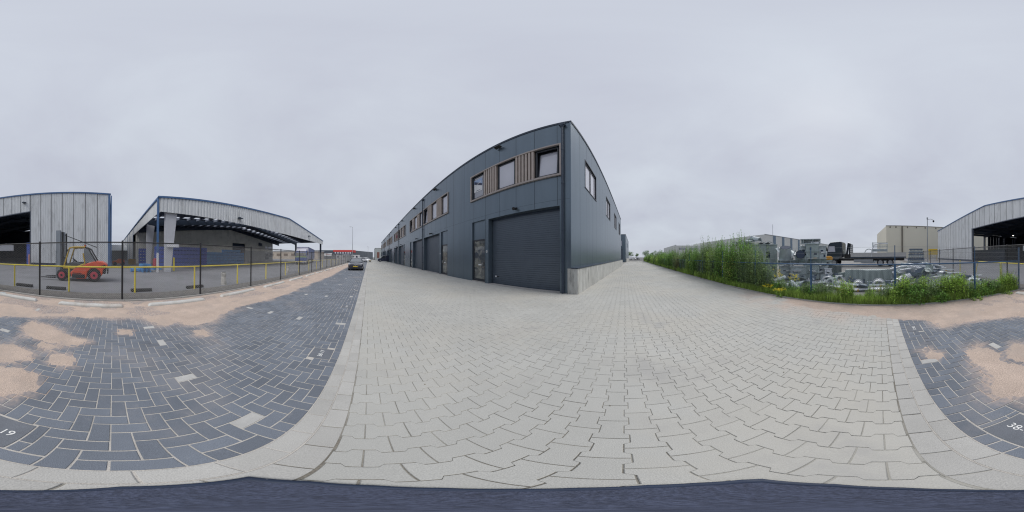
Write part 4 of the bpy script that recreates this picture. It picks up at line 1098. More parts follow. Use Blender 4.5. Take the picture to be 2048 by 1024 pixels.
def car(name, loc, rz, paint, label, L=4.06, Wd=1.76, H=1.45):
    """hatchback, nose towards local -Y"""
    c = empty(name, loc, rz, label, 'car')
    hwd = Wd/2
    def sec(y, w_, zb, zt, r_=.12):
        w_ *= hwd
        return [(-w_*.93, y, zb), (-w_, y, zb+.15), (-w_, y, zt-r_*1.5), (-w_*.93, y, zt-r_*.4), (-w_*.7, y, zt), (0, y, zt+.025), (w_*.7, y, zt), (w_*.93, y, zt-r_*.4), (w_, y, zt-r_*1.5), (w_, y, zb+.15), (w_*.93, y, zb)]
    MB().loft([sec(-L/2, .80, .28, .62), sec(-L/2+.08, .90, .20, .72), sec(-L/2+.35, .97, .18, .80), sec(-L/2+.95, 1.0, .18, .93), sec(-.2, 1.0, .18, .98), sec(.9, 1.0, .18, 1.0), sec(L/2-.35, .98, .20, 1.02), sec(L/2-.06, .93, .25, .95), sec(L/2, .85, .32, .85)]).build('body', paint, c, smooth=True)
    def g(y, w_, z): return [(-w_, y, z), (w_, y, z)]
    # cabin: bottom ring -> top ring
    bt = [(-hwd*.90, -1.02, .93), (hwd*.90, -1.02, .93), (hwd*.95, .4, .98), (hwd*.86, L/2-.22, 1.0), (-hwd*.86, L/2-.22, 1.0), (-hwd*.95, .4, .98)]
    tp = [(-hwd*.66, -.28, H-.07), (hwd*.66, -.28, H-.07), (hwd*.70, .4, H-.03), (hwd*.62, L/2-.62, H-.08), (-hwd*.62, L/2-.62, H-.08), (-hwd*.70, .4, H-.03)]
    m = MB(); m.add(bt+tp, [(0,1,7,6),(1,2,8,7),(2,3,9,8),(3,4,10,9),(4,5,11,10),(5,0,6,11)]); m.build('side_glass', M_glass, c)
    m = MB(); e1 = .02
    m.add([(-hwd*.80,-1.0,.955),(hwd*.80,-1.0,.955),(hwd*.60,-.31,H-.10),(-hwd*.60,-.31,H-.10)], [(0,1,2,3)])
    m.v = [(x, y-e1, z+e1) for x, y, z in m.v]; m.build('windscreen', M_screen, c)
    tp2 = [(x*1.02, y*1.01, z) for x, y, z in tp]; tp3 = [(x*.85, y*.92, z+.06) for x, y, z in tp]
    m = MB(); m.loft([tp2, tp3]); m.build('roof', paint, c, smooth=False, bevel=.02)
    for sx in (-1, 1):
        MB().tube([(sx*hwd*.92,-1.03,.94),(sx*hwd*.68,-.27,H-.06),(sx*hwd*.71,.4,H-.02),(sx*hwd*.63,L/2-.60,H-.07),(sx*hwd*.87,L/2-.2,.99)], .035, 6).build('pillar', paint, c)
        MB().obox((sx*(hwd+.09), -.72, 1.02), (.20, .10, .13), (0,0,sx*.2)).build('mirror', M_blackp, c, bevel=.03)
        MB().add([(sx*hwd*.55,-L/2+.10,.68),(sx*hwd*.93,-L/2+.32,.74),(sx*hwd*.93,-L/2+.36,.82),(sx*hwd*.60,-L/2+.16,.755)], [(0,1,2,3)]).build('headlamp', M_lamp, c).location = (0, -.035, 0.005)
        for y in (-L/2+.78, L/2-.72): wheel(c, sx*(hwd-.10), y, .31, .20, sx)
    m = MB(); m.box(-.62,.62,-L/2-.03,-L/2+.05,.60,.66); m.box(-.5,.5,-L/2-.02,-L/2+.05,.30,.40); m.build('grille', M_black, c)
    MB().prism([(-.07,.64),(0,.56),(.07,.64),(0,.74)], -L/2-.05, -L/2-.03, 'y').build('emblem', M_metal, c)
    MB().box(-.26,.26,-L/2-.045,-L/2-.03,.42,.53).build('number_plate', M_plate, c)
    return c
car('parked_car', (-1.50, 20.4, 0), R(0.5), M_blackp, 'glossy black hatchback parked head on over the dark brick bays')
car('parked_car', (-0.9, 50.5, 0), R(40), M_whitecar, 'white car parked further back behind the black hatchback')
car('parked_car', (-3.2, 58.0, 0), R(5), mat('silver_paint', (0.35,0.37,0.4), .3, metal=.5), 'silver car far along the bays behind the black hatchback')
v = empty('parked_van', (5.4, 53.2, 0), R(-90), 'dark navy delivery van with its nose out from the row of doors', 'van')
pr = [(-2.4,.25),(-2.45,.75),(-2.25,1.05),(-1.45,1.25),(-.75,2.0),(-.45,2.12),(2.6,2.15),(2.7,2.0),(2.72,.3)]
m = MB(); m.prism(pr, -.95, .95, 'x'); m.build('body', mat('navy_paint', (0.014,0.020,0.045), .3, coat=.8), v, bevel=.07, segs=3)
for sx in (-1, 1):
    m = MB(); m.prism([(-1.45,1.28),(-.78,1.92),(.1,1.92),(.1,1.28)], sx*.955-.004, sx*.955+.004, 'x'); m.build('side_window', M_glass, v)
    for y in (-1.6, 1.75): wheel(v, sx*.86, y, .33, .2, sx)
    MB().obox((sx*1.08, -1.1, 1.35), (.2,.1,.22)).build('mirror', M_black, v, bevel=.03)
    MB().obox((sx*.7,-2.37,.85),(.3,.16,.2)).build('headlamp', M_lamp, v, bevel=.03)
MB().add([(-.82,-1.46,1.30),(.82,-1.46,1.30),(.75,-.80,1.96),(-.75,-.80,1.96)], [(0,1,2,3)]).build('windscreen', M_screen, v).location = (0,-.03,.03)
# lorry with blue box trailer
t = empty('lorry', (-12.45, 28.3, 0), R(14), 'lorry with blue cab and blue curtain trailer coming along the yard', 'lorry')
M_tblue = mat('lorry_blue', (0.025, 0.06, 0.22), 0.4, var=.05); M_tside = mat('trailer_side', (0.10, 0.14, 0.30), 0.5, var=.2, vscale=2); M_twhite = mat('lorry_pale', (0.50,0.50,0.58), .45)
MB().prism([(0,.55),(-.02,1.5),(.10,2.35),(.35,2.62),(1.7,2.7),(1.7,.5)], -1.08, 1.08, 'x').build('cab', M_tblue, t, bevel=.06)
MB().prism([(.22,2.55),(.75,3.05),(1.65,3.12),(1.65,2.55)], -.98, .98, 'x').build('roof_deflector', M_twhite, t, bevel=.05)
MB().box(-.95,.95,-.05,.1,1.56,2.28).build('windscreen', M_screen, t, bevel=.02)
MB().box(-1.10,1.10,-.03,.3,1.40,1.53).build('stripe', mat('lime_stripe', (0.36,0.50,0.16), .5), t)
MB().box(-1.08,1.08,-.08,.3,.45,.60).build('bumper', M_twhite, t, bevel=.02)
MB().box(-1.14,1.14,1.95,16.5,.95,3.42).build('trailer', M_tside, t, bevel=.03); MB().box(-1.16,1.16,1.92,2.0,.95,3.45).build('trailer_front', M_twhite, t)
m = MB(); m.box(-1.17,1.17,1.9,16.5,3.38,3.47); m.build('trailer_edge', M_tblue, t)
MB().box(-.4,.4,1.7,16,.6,.95).build('chassis', M_black, t)
for sx in (-1, 1):
    for y in (.95, 3.4, 12, 13.1, 14.2): wheel(t, sx*.92, y, .42, .28, sx)
    MB().obox((sx*1.28,.15,2.05),(.16,.14,.5)).build('mirror', M_black, t, bevel=.02)
MB().box(-.25,.25,-.10,-.08,.62,.72).build('number_plate', M_plate, t)

# ================================================================ far end of the street
M_galv = mat('galvanised', (0.33,0.35,0.37), 0.5, metal=.4, var=.1, vscale=3)
sl1 = empty('street_lamp', (-5.75, 58, 0), 0, 'tall grey street lamp behind the black car', 'street lamp')
MB().cyl((0,0,0),(0,0,12.3),.11,.05,n=10).build('pole', M_galv, sl1)
MB().tube([(0,0,12.2),(-.25,0,12.4),(-.6,0,12.45)], .04, 6).obox((-.85,0,12.45),(.6,.22,.1)).build('lamp_head', M_galv, sl1)
sl2 = empty('street_lamp', (-.3, 98, 0), 0, 'thin pale street lamp far beyond the white car', 'street lamp')
MB().cyl((0,0,0),(0,0,8.0),.10,.05,n=8).build('pole', M_galv, sl2); MB().obox((-.3,0,8.0),(.7,.2,.1)).build('lamp_head', M_galv, sl2)
rb = empty('industrial_building', (0,0,0), 0, 'low dark building with red top band at the far end of the street', 'building')
M_dk = mat('far_dark_cladding', (0.06,0.072,0.095), .6, var=.1, vscale=.3); M_rd = mat('far_red_band', (0.50,0.055,0.05), .6)
MB().box(-46,-9.8,100,130,0,5.7).build('wall', M_dk, rb)
MB().prism([(-9.8,100),(3.6,136),(-20,140),(-20,100.2)], 0, 5.65, 'z').build('right_wing', mat('far_slate', (0.095,0.11,0.13), .6, var=.15, vscale=.3), rb)
MB().box(-22,-9.7,99.7,100.2,4.7,5.85).build('red_band', M_rd, rb)
MB().prism([(-9.7,99.7),(-8.2,104),(-8.5,104.3),(-9.9,100)], 4.4, 5.85, 'z').build('red_return', M_rd, rb)
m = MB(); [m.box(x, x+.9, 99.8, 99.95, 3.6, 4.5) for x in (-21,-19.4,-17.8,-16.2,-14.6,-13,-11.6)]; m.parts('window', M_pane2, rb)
m = MB(); [m.box(x, x+1.6, 99.8, 99.95, 0, 3.1) for x in (-20,-15.5,-12)]; m.parts('door_bay', M_pane, rb)
sg2 = empty('sign_board', (-17.2, 68, 0), R(8), 'white sign board on posts beyond the lorry', 'sign')
MB().box(-1.7,1.7,-.05,.05,1.9,3.1).build('board', M_whitep, sg2); m = MB(); [m.box(q,q+.1,-.05,.05,0,1.95) for q in (-1.5,1.4)]; m.parts('leg', M_galv, sg2)
m = MB(); [m.box(-1.0+q*.28,-.84+q*.28,-.07,-.055,2.4,2.65) for q in range(7)]; m.build('red_lettering', M_rd, sg2)
ct_ = [('container', (-11.8,74,0), 0.1, (6,2.4,2.6), (0.42,0.43,0.46), 'pale grey site cabin stack beyond the black fence'), ('container', (-6.4,82,0), -.1, (4,2.4,2.6), (0.5,0.5,0.52), 'white site cabin close to the street lamp foot')]
for n, loc, rz, sz, col, lab in ct_:
    q = empty(n, loc, rz, lab, 'cabin'); m = MB(); corr(m, (-sz[0]/2,-sz[1]/2,1,0,0,-1), 0, sz[0], lambda u: .1, lambda u: sz[2], .25, .03); m.box(-sz[0]/2,sz[0]/2,-sz[1]/2+.02,sz[1]/2,.1,sz[2]); m.build('shell', mat('cabin_paint', col, .6, var=.1), q)
    m = MB(); [m.box(a,a+.8,-sz[1]/2-.06,-sz[1]/2-.05,1.2,2.1) for a in (-sz[0]/2+.5, 0.3)]; m.parts('window', M_glass, q)
gb = empty('industrial_building', (0,0,0), 0, 'tall light grey box building seen beside the van at the street end', 'building')
MB().box(3.9,9.5,96,110,0,6.8).build('wall', mat('far_grey_panel', (0.30,0.33,0.34), .6, var=.05, vscale=.3), gb); MB().box(3.8,9.6,95.9,110,6.8,7.0).build('parapet', M_galv, gb)
MB().box(5.0,6.4,95.8,95.9,1.2,4.5).build('door', mat('brick_dark', (0.16,0.07,0.06), .8), gb)
tb = empty('industrial_building', (0,0,0), 0, 'beige low building with brown windows far behind the lorry', 'building')
MB().box(-62,-27,84,96,0,4.4).build('wall', mat('far_beige', (0.42,0.36,0.30), .7, var=.1, vscale=.3), tb); m = MB(); [m.box(x,x+2.6,83.8,83.95,1.9,3.2) for x in range(-58,-30,5)]; m.parts('window', mat('brown_glass', (0.16,0.12,0.09), .3), tb)
MB().box(-62.3,-26.7,83.7,96,4.4,4.8).build('roof', mat('far_roof', (0.42,0.43,0.44), .8), tb)
# ================================================================ blue fence and steel yard
M_fblue = mat('fence_blue', (0.045, 0.115, 0.23), 0.5, var=0.1, vscale=5)
M_wireb = mat('fence_wire_blue', (0.16, 0.20, 0.23), 0.5)
ang = math.atan(KS)
bf = empty('blue_mesh_fence', (-5.6, fence_y(-5.6)+0.16, 0), ang, 'low blue mesh fence with thin wires above along the steel yard', 'fence')
BX = [0, 2.32, 5.15, 8.0, 10.8, 13.6, 16.4, 19.2, 22, 24.8, 27.6, 30.4, 33.2]
for i, u in enumerate(BX):
    m = MB(); m.cyl((u,0,-.05), (u,0,1.86 if i == 0 else 1.26), .038 if i == 0 else .034, n=10)
    if i: m.cyl((u,0,1.26), (u,0,1.85), .014, n=6)
    m.build('post', M_fblue, bf)
    if i < len(BX)-1:
        m = MB(); wire_panel(m, BX[i+1]-u, 0.03, 1.22, 0.072, 0.0024, 'x'); m.v = [(x+u, y, z) for x, y, z in m.v]; m.build('mesh_panel', M_wireb, bf)
MB().cyl((0,0,1.245), (BX[-1],0,1.245), .023, n=8).build('top_rail', M_fblue, bf)
m = MB()
for z in (1.45, 1.62, 1.80): m.cyl((0,0.0,z), (BX[-1],0,z), .004, n=4)
m.build('wire_strand', M_galv, bf)

M_gs = mat('dull_galvanised', (0.44, 0.49, 0.515), 0.55, metal=0.25, var=0.14, vscale=1.2, stains_glints=[((0.27,0.31,0.32), 1.8, 0.5, 0.66, 0.6)])
M_gs2 = mat('bright_galvanised', (0.62, 0.64, 0.67), 0.45, metal=0.3, var=0.14, vscale=3, stains_glints=[((0.25,0.26,0.27), 2.5, 0.55, 0.7, 0.5)])
M_gs3 = mat('weathered_zinc', (0.37, 0.43, 0.43), 0.65, metal=0.15, var=0.16, vscale=0.9, stains_glints=[((0.22,0.26,0.26), 1.5, 0.5, 0.64, 0.6)], stretch=(2,2,.5))
def halfpipe(mb, c, r_, L, ax=0, a0=0, a1=180, th=0.04, n=12):
    """curved plate: arc in the plane across its axis"""
    vs, fs = [], []
    ca, sa = math.cos(ax), math.sin(ax)
    for q in (-L/2, L/2):
        for rr_ in (r_, r_-th):
            for k in range(n+1):
                t_ = R(a0+(a1-a0)*k/n); u, z = rr_*math.cos(t_), rr_*math.sin(t_)
                vs.append((c[0]+u*ca-q*sa, c[1]+u*sa+q*ca, c[2]+z))
    N = n+1
    for k in range(n):
        fs += [(k,k+1,N*2+k+1,N*2+k), (N+k+1,N+k,N*3+k,N*3+k+1), (k+1,k,N+k,N+k+1), (2*N+k,2*N+k+1,3*N+k+1,3*N+k)]
    fs += [(0,N*2,N*3,N), (n,N+n,3*N+n,2*N+n)]
    mb.add(vs, fs)
def steel(kind, loc, rz, label, sz=(1,1,1), mm=None, tilt=0):
    e_ = empty('steel_section', loc, rz, label, 'steel section', 'steel pieces piled in the yard')
    e_.rotation_euler = (tilt, 0, rz)
    sx, sy, s_z = sz; mm = mm or M_gs
    m = MB()
    if kind == 'box':          # open box column with flanges and a painted slot
        t_ = .03
        m.box(-sx/2, sx/2, -sy/2, -sy/2+t_, 0, s_z); m.box(-sx/2, sx/2, sy/2-t_, sy/2, 0, s_z); m.box(-sx/2, -sx/2+t_, -sy/2+t_, sy/2-t_, 0, s_z); m.box(sx/2-t_, sx/2, -sy/2+t_, sy/2-t_, 0, s_z)
        m.build('shell', mm, e_)
        m = MB(); m.box(-sx/2-.06, sx/2+.06, -sy/2-.06, sy/2+.06, s_z*.46, s_z*.46+.05); m.build('flange', mm, e_)
        m = MB(); m.box(-sx/2-.05, sx/2+.05, -sy/2-.05, sy/2+.05, s_z, s_z+.05); m.build('top_flange', mm, e_)
        rq = random.Random(hash(label) % 997 if False else len(label)*7+int(sx*10))
        MB().box(sx*rq.uniform(-.2,.1), sx*rq.uniform(.15,.4), sy/2-.002, sy/2+.004, s_z*rq.uniform(.55,.65), s_z*rq.uniform(.7,.8)).box(-sx*.35, -sx*rq.uniform(.05,.2), sy/2-.002, sy/2+.004, s_z*rq.uniform(.15,.3), s_z*.36).parts('slot', M_dark, e_)  # dark plates put the shade of open slots onto the surface
        if rq.random() < .6: MB().obox((sx*rq.uniform(-.2,.2), sy/2+.06, s_z*rq.uniform(.4,.8)), (sx*.5,.12,.10), (0,rq.uniform(-.3,.3),0)).build('bracket', M_gs2, e_)
    elif kind == 'beam':       # H beam lying down
        m.box(-sx/2, sx/2, -sy/2, sy/2, 0, .05); m.box(-sx/2, sx/2, -sy/2, sy/2, s_z-.05, s_z); m.box(-sx/2, sx/2, -.03, .03, .05, s_z-.05)
        m.build('flanges', mm, e_)
        m = MB(); q = -sx/2+.2
        while q < sx/2: m.box(q, q+.04, -sy/2+.02, sy/2-.02, .05, s_z-.05); q += .62
        m.parts('stiffener', mm, e_)
    elif kind == 'arc':
        halfpipe(m, (0,0,0), s_z, sx, 0, 5, 175, .05); m.build('curved_plate', mm, e_)
        m = MB(); halfpipe(m, (0,0,0), s_z+.05, .06, 0, 0, 180, .16); m.v = [(x, y+sx/2, z) for x, y, z in m.v]; m.build('rim', mm, e_)
    elif kind == 'cone':
        m.cyl((0,0,0), (0,0,s_z), sx/2, sy/2, 18, caps=False); m.build('shell', mm, e_, smooth=True); MB().cyl((0,0,0), (0,0,.05), sx/2+.07, n=18).build('base_ring', mm, e_)
        MB().cyl((0,0,s_z-.03), (0,0,s_z), sy/2-.03, n=18).build('mouth_shade', M_dark, e_)  # dark disc paints the shade of the hollow at the mouth
    elif kind == 'sheet':
        for k in range(4):
            m.obox(((k-1.5)*sx/4, 0, .05+.08*(k % 2)), (sx/4+.02, sy, .03), (0, (.35 if k % 2 else -.35), 0))
        m.build('folded_sheet', mm, e_)
    return e_
P = lambda a, D: (D*math.sin(R(a)), D*math.cos(R(a)))
def az(px): return (px-737)*180/1024
# stack A: tall grey columns behind the weeds
A0_ = [(1493, 12.4, 1.15, 'leftmost tall grey steel column rising above the tall weeds'), (1515, 12.0, 1.2, 'middle tall grey steel column with a dark slot'), (1539, 12.4, 1.1, 'right tall grey steel column beside the white warehouse corner')]
for px, D, w_, lab in A0_:
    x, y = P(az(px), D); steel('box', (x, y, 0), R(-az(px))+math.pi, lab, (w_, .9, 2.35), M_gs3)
for px, D, z, k, s_, lab, rz, tl in ((1505, 12.0, 2.62, 'sheet', (.9,.7,1), 'bent steel sheet lying on the left column top', .6, .1), (1512, 12.2, 2.72, 'arc', (.7,1,.28), 'small curved plate on top of the tall columns', .9, .25),
        (1532, 12.2, 2.43, 'sheet', (1.1,.6,1), 'folded sheet resting on the right columns', -.4, -.1), (1497, 12.6, 2.45, 'beam', (1.2,.25,.16), 'short beam across the left column', .9, 0)):
    x, y = P(az(px), D); steel(k, (x, y, z), R(-az(px))+rz, lab, s_, M_gs, tl)
# stack B
for i, (px, D, z, k, s_, rz, tl, mm, lab) in enumerate((
    (1572, 11.0, 0.0, 'box', (.9,.8,.85), 0.1, 0, M_gs, 'grey steel box low in the stack behind the yellow flowers'),
    (1596, 10.6, 0.0, 'box', (.95,.8,.82), 0.0, 0, M_gs, 'second low steel box with a pale front'),
    (1622, 10.9, 0.0, 'box', (.9,.8,.9), 0.15, 0, M_gs3, 'low steel box left of the blue post'),
    (1645, 11.3, 0.0, 'box', (.7,.7,.8), 0.0, 0, M_gs, 'low steel box right of the blue post'),
    (1585, 10.9, .95, 'beam', (2.0,.6,.34), 0.08, 0, M_gs, 'wide beam lying across the left boxes'),
    (1625, 11.1, 1.0, 'beam', (1.9,.6,.36), -0.05, 0, M_gs3, 'wide beam lying across the right boxes'),
    (1571, 11.2, 1.32, 'cone', (.95,.75,.85), 0.0, .35, M_gs, 'leaning grey cone open at its top'),
    (1579, 11.6, 1.55, 'arc', (.9,1,.42), 0.9, .5, M_gs, 'curved plate leaning behind the cone'),
    (1601, 11.0, 1.40, 'cone', (.62,.62,.62), 0.0, 1.2, M_gs3, 'short round drum section with dark mouth'),
    (1607, 11.5, 1.36, 'box', (.42,.5,.80), 0.2, 0, M_gs, 'narrow steel box standing mid stack'),
    (1625, 11.3, 1.40, 'box', (.85,.7,.9), 0.0, 0, M_gs3, 'steel box high on the right of the stack'),
    (1622, 11.4, 2.36, 'beam', (1.35,.75,.34), -.1, .04, M_gs, 'topmost flat beam of the stack by the truck cab'),
    (1643, 11.4, 1.30, 'box', (.5,.6,.85), 0.3, 0, M_gs, 'small steel box at the right end of the stack'),
    (1650, 11.6, .85, 'arc', (.8,1,.30), 0.3, 0, M_gs3, 'curved plate below the small right box'),
    (1589, 11.3, 1.35, 'arc', (.6,1,.35), 0.2, .2, M_gs2, 'bright curved plate resting beside the leaning cone'),
    (1612, 11.8, 1.9, 'arc', (.7,1,.33), 1.2, .1, M_gs, 'curved plate balanced behind the narrow box'),
    (1636, 10.9, .90, 'sheet', (.9,.5,1), 0.1, .1, M_gs2, 'bright folded sheet hanging out above the low boxes'),
    (1580, 10.6, .88, 'sheet', (1.1,.5,1), 0.1, -.1, M_gs2, 'bright folded sheet between the low boxes and the cone'),
    (1563, 11.6, 1.9, 'sheet', (.7,.6,1), 0.5, .6, M_gs, 'bent sheet leaning against the cone top'),
    (1608, 10.5, .0, 'sheet', (.8,.5,1), 0.3, .9, M_gs2, 'bright folded sheet at the foot of the boxes'),
    (1655, 10.8, .0, 'box', (.5,.5,.6), 0.5, .3, M_gs2, 'bright tilted box at the end of the low row'),
    (1632, 11.2, 2.30, 'arc', (.5,1,.22), 1.3, .0, M_gs2, 'small bright curved plate under the topmost beam'))):
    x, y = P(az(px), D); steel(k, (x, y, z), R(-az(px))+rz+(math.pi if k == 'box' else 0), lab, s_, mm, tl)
# stand of two struts
e_ = empty('steel_trestle', (*P(az(1591), 10.8), 1.36), R(-az(1591)), 'pale A shaped trestle on the steel stack', 'trestle')
for sx in (-1, 1): MB().cyl((sx*.26,0,0),(0,0,.55),.03,n=6).build('leg', M_gs2, e_)
MB().cyl((0,-.25,.55),(0,.25,.55),.03,n=6).build('cross_bar', M_gs2, e_)
# sheet pile block
def pile_block(px0, px1, D, h, lab, mm):
    a0, a1 = P(az(px0), D), P(az(px1), D)
    L = math.hypot(a1[0]-a0[0], a1[1]-a0[1]); ux, uy = (a1[0]-a0[0])/L, (a1[1]-a0[1])/L
    e2 = empty('sheet_pile_block', (0,0,0), 0, lab, 'steel panels', 'ribbed grey steel panels standing in the yard')
    m = MB(); corr(m, (a0[0], a0[1], ux, uy, -uy if (-uy*-a0[0]+ux*-a0[1]) > 0 else uy, ux if (-uy*-a0[0]+ux*-a0[1]) > 0 else -ux), 0, L, lambda u: -.02, lambda u: h+.03*math.sin(u*3), .34, .07, .3)
    m.build('ribbed_panel', mm, e2)
    nx, ny = (a0[0]+a1[0])/2, (a0[1]+a1[1])/2; n_l = math.hypot(nx, ny)
    m = MB(); m.obox((nx*(1+.35/n_l), ny*(1+.35/n_l), h/2-.02), (L, .6, h), (0,0,math.atan2(uy, ux))); m.build('stacked_panels', mm, e2)
pile_block(1690, 1784, 9.3, .70, 'long ribbed grey steel panel block below the crane truck', M_gs3)
pile_block(1640, 1683, 11.5, .85, 'short dark ribbed panel block below the truck cab', mat('dark_zinc', (0.12,0.14,0.14), .7, var=.2, vscale=2))
pile_block(1788, 1836, 10.0, .74, 'narrow ribbed panel block right of the blue post', M_gs3)
for i, (px, D, r_, L, lab) in enumerate(((1716, 8.2, .22, .5, 'small curved steel plate at the foot of the ribbed panels'), (1757, 8.0, .30, .5, 'larger curved steel plate at the foot of the ribbed panels'), (1655, 9.3, .34, .5, 'curved plate standing below the truck cab'), (1677, 9.0, .30, .3, 'white curved plate next to the yellow flowered bush'))):
    x, y = P(az(px), D); steel('arc', (x, y, 0.02), R(-az(px)), lab, (L, 1, r_), M_gs2)
# long rails on the ground
rr = random.Random(5)
gl = ['long galvanised rail lying in front of the ribbed panels', 'second galvanised rail lying low behind the weeds', 'short rail end beside the blue post', 'galvanised rail lying toward the sandy corner', 'bent rail lying across the heap', 'rail lying under the heap', 'rail at the back of the heap', 'thin rail near the black fence', 'last rail close to the corner post']
for i, (pa, pb, z, lab) in enumerate((((1638, 8.3), (1792, 7.6), .16, gl[0]), ((1650, 7.6), (1786, 7.0), .08, gl[1]), ((1800, 7.8), (1840, 8.2), .12, gl[2]),
        ((1835, 9.0), (1950, 9.8), .12, gl[3]), ((1800, 9.6), (1925, 11.5), .30, gl[4]), ((1805, 9.2), (1940, 10.6), .2, gl[5]), ((1815, 10.6), (1905, 12.5), .42, gl[6]), ((1850, 9.4), (1960, 10.3), .22, gl[7]), ((1880, 8.4), (1965, 9.2), .08, gl[8]))):
    a, b_ = P(az(pa[0]), pa[1]), P(az(pb[0]), pb[1])
    e2 = empty('steel_rail', (a[0], a[1], z), math.atan2(b_[1]-a[1], b_[0]-a[0]), lab, 'rail', 'galvanised rails lying in the yard')
    L = math.hypot(b_[0]-a[0], b_[1]-a[1])
    n = 14; pts_ = [(L*k/n, .15*math.sin(k*.7+i), .05*math.sin(k*.45+i)) for k in range(n+1)]
    m = MB(); secs = []
    for p in pts_: secs.append([(p[0], p[1]+q, p[2]+s_) for q, s_ in ((-.15,0),(-.08,.05),(-.03,.0),(.03,.0),(.08,.05),(.15,0),(.15,-.02),(.08,.03),(.03,-.02),(-.03,-.02),(-.08,.03),(-.15,-.02))])
    m.loft(secs).build('rail', M_gs2 if i % 3 else M_gs, e2)
    m = MB(); [m.box(q, q+.08, -.2, .2, -.12, -.02) for q in (L*.2, L*.5, L*.8)]; m.parts('spacer', M_woody, e2)
# heap of brackets + tall stack of profiles
M_tow = mat('blue_grey_zinc', (0.16,0.20,0.26), .5, metal=.3, var=.2, vscale=4)
e2 = empty('profile_stack', (*P(az(1832), 13.2), 0), R(-az(1832)), 'tall tapering stack of interlocked galvanised profiles by the black fence', 'steel stack')
for k in range(11):
    w_ = 1.35-.045*k; m = MB(); z = .55+.135*k
    n = 9
    for q in range(n):
        x = -w_/2+w_*q/(n-1)
        if k % 2: m.prism([(x-.06,z),(x-.02,z+.12),(x+.02,z+.12),(x+.06,z)], -.45, .45, 'y')
        else: m.prism([(x-.06,z+.12),(x-.02,z),(x+.02,z),(x+.06,z+.12)], -.45, .45, 'y')
    m.box(-w_/2-.1, w_/2+.1, -.47, -.43, z+.05, z+.09).box(-w_/2-.1, w_/2+.1, .43, .47, z+.05, z+.09)
    m.build('profile_layer', M_tow if k % 3 else M_gs, e2)
MB().box(-.7,.7,-.4,.4,0,.55).build('base_block', M_tow, e2)
for i, (px, D, lab) in enumerate(((1822, 11.0, 'tangled heap of galvanised tubes below the profile stack'), (1850, 11.8, 'heap of round galvanised tubes right of the profile stack'), (1835, 9.6, 'tall heap of crossed tubes close behind the weeds'), (1868, 10.4, 'loose tubes piled at the end of the heaps'), (1812, 9.0, 'jumble of steel brackets behind the weeds'))):
    e2 = empty('tube_heap', (*P(az(px), D), 0), R(-az(px)), lab, 'tube heap')
    for k in range(26):
        z = .08+.13*(k//4) + rr.uniform(0, .04); y = rr.uniform(-.4, .4); L = rr.uniform(.8, 1.7); an = rr.uniform(-.25, .25)
        pts_ = []
        for q in range(7):
            u = (q/6-.5)*L; pts_.append((u, y+u*an+.04*math.sin(q+k), z+.05*math.sin(q*.9+k)+abs(u)*-.05))
        MB().tube(pts_, rr.uniform(.03, .055), 8).build('tube', (M_gs2, M_gs, M_tow)[k % 3], e2)
# small debris pieces catching light
for i in range(90):
    px = rr.choice([rr.uniform(1560, 1680), rr.uniform(1660, 1800), rr.uniform(1790, 1880), rr.uniform(1790, 1960)]); D = rr.uniform(7.2, 11.0); x, y = P(az(px), D)
    m = MB(); k = i % 3
    if k == 0: m.prism([(-.2,0),(.2,0),(.2,.03),(-.16,.03),(-.16,.25),(-.2,.25)], -.25, .25, 'y')
    elif k == 1: halfpipe(m, (0,0,0), .18, .5, 0, 10, 170, .03, 8)
    else: m.box(-.3,.3,-.04,.04,0,.12).box(-.3,-.24,-.15,.15,0,.2)
    o = m.build('steel_offcut', (M_gs2, M_gs, M_tow, M_gs3)[i % 4]); o.location = (x, y, rr.uniform(.0, .12) if px < 1790 or px > 1885 else rr.uniform(.1,.75)); o.rotation_euler = (rr.uniform(-.4,.4), rr.uniform(-.4,.4), rr.uniform(0,3)); o.scale = (rr.uniform(.8,1.6),)*3
    tag(o, 'small galvanised offcut scattered on the ground of the steel yard', 'steel offcut', 'small steel offcuts scattered in the yard')
# yellow beam, pallets rack
o = MB().prism([(-1.0,0),(1.0,0),(1.1,.2),(.9,.42),(-.9,.42),(-1.05,.25)], -.25, .25, 'y').build('spreader_beam', mat('orange_yellow', (0.62,0.30,0.03), .5), bevel=.04); o.location = (*P(az(1646), 18), 1.05); o.rotation_euler = (0,0,R(-az(1646))); tag(o, 'orange yellow spreader beam lying between the stack and the truck cab', 'lifting beam')
o = MB().box(-.9,.9,-.4,.4,0,1.05).box(-1,1,-.5,.5,.98,1.05).build('support_crate', M_gs3); o.location = (*P(az(1646), 18.1), 0); tag(o, 'grey crate carrying the orange yellow beam', 'crate')
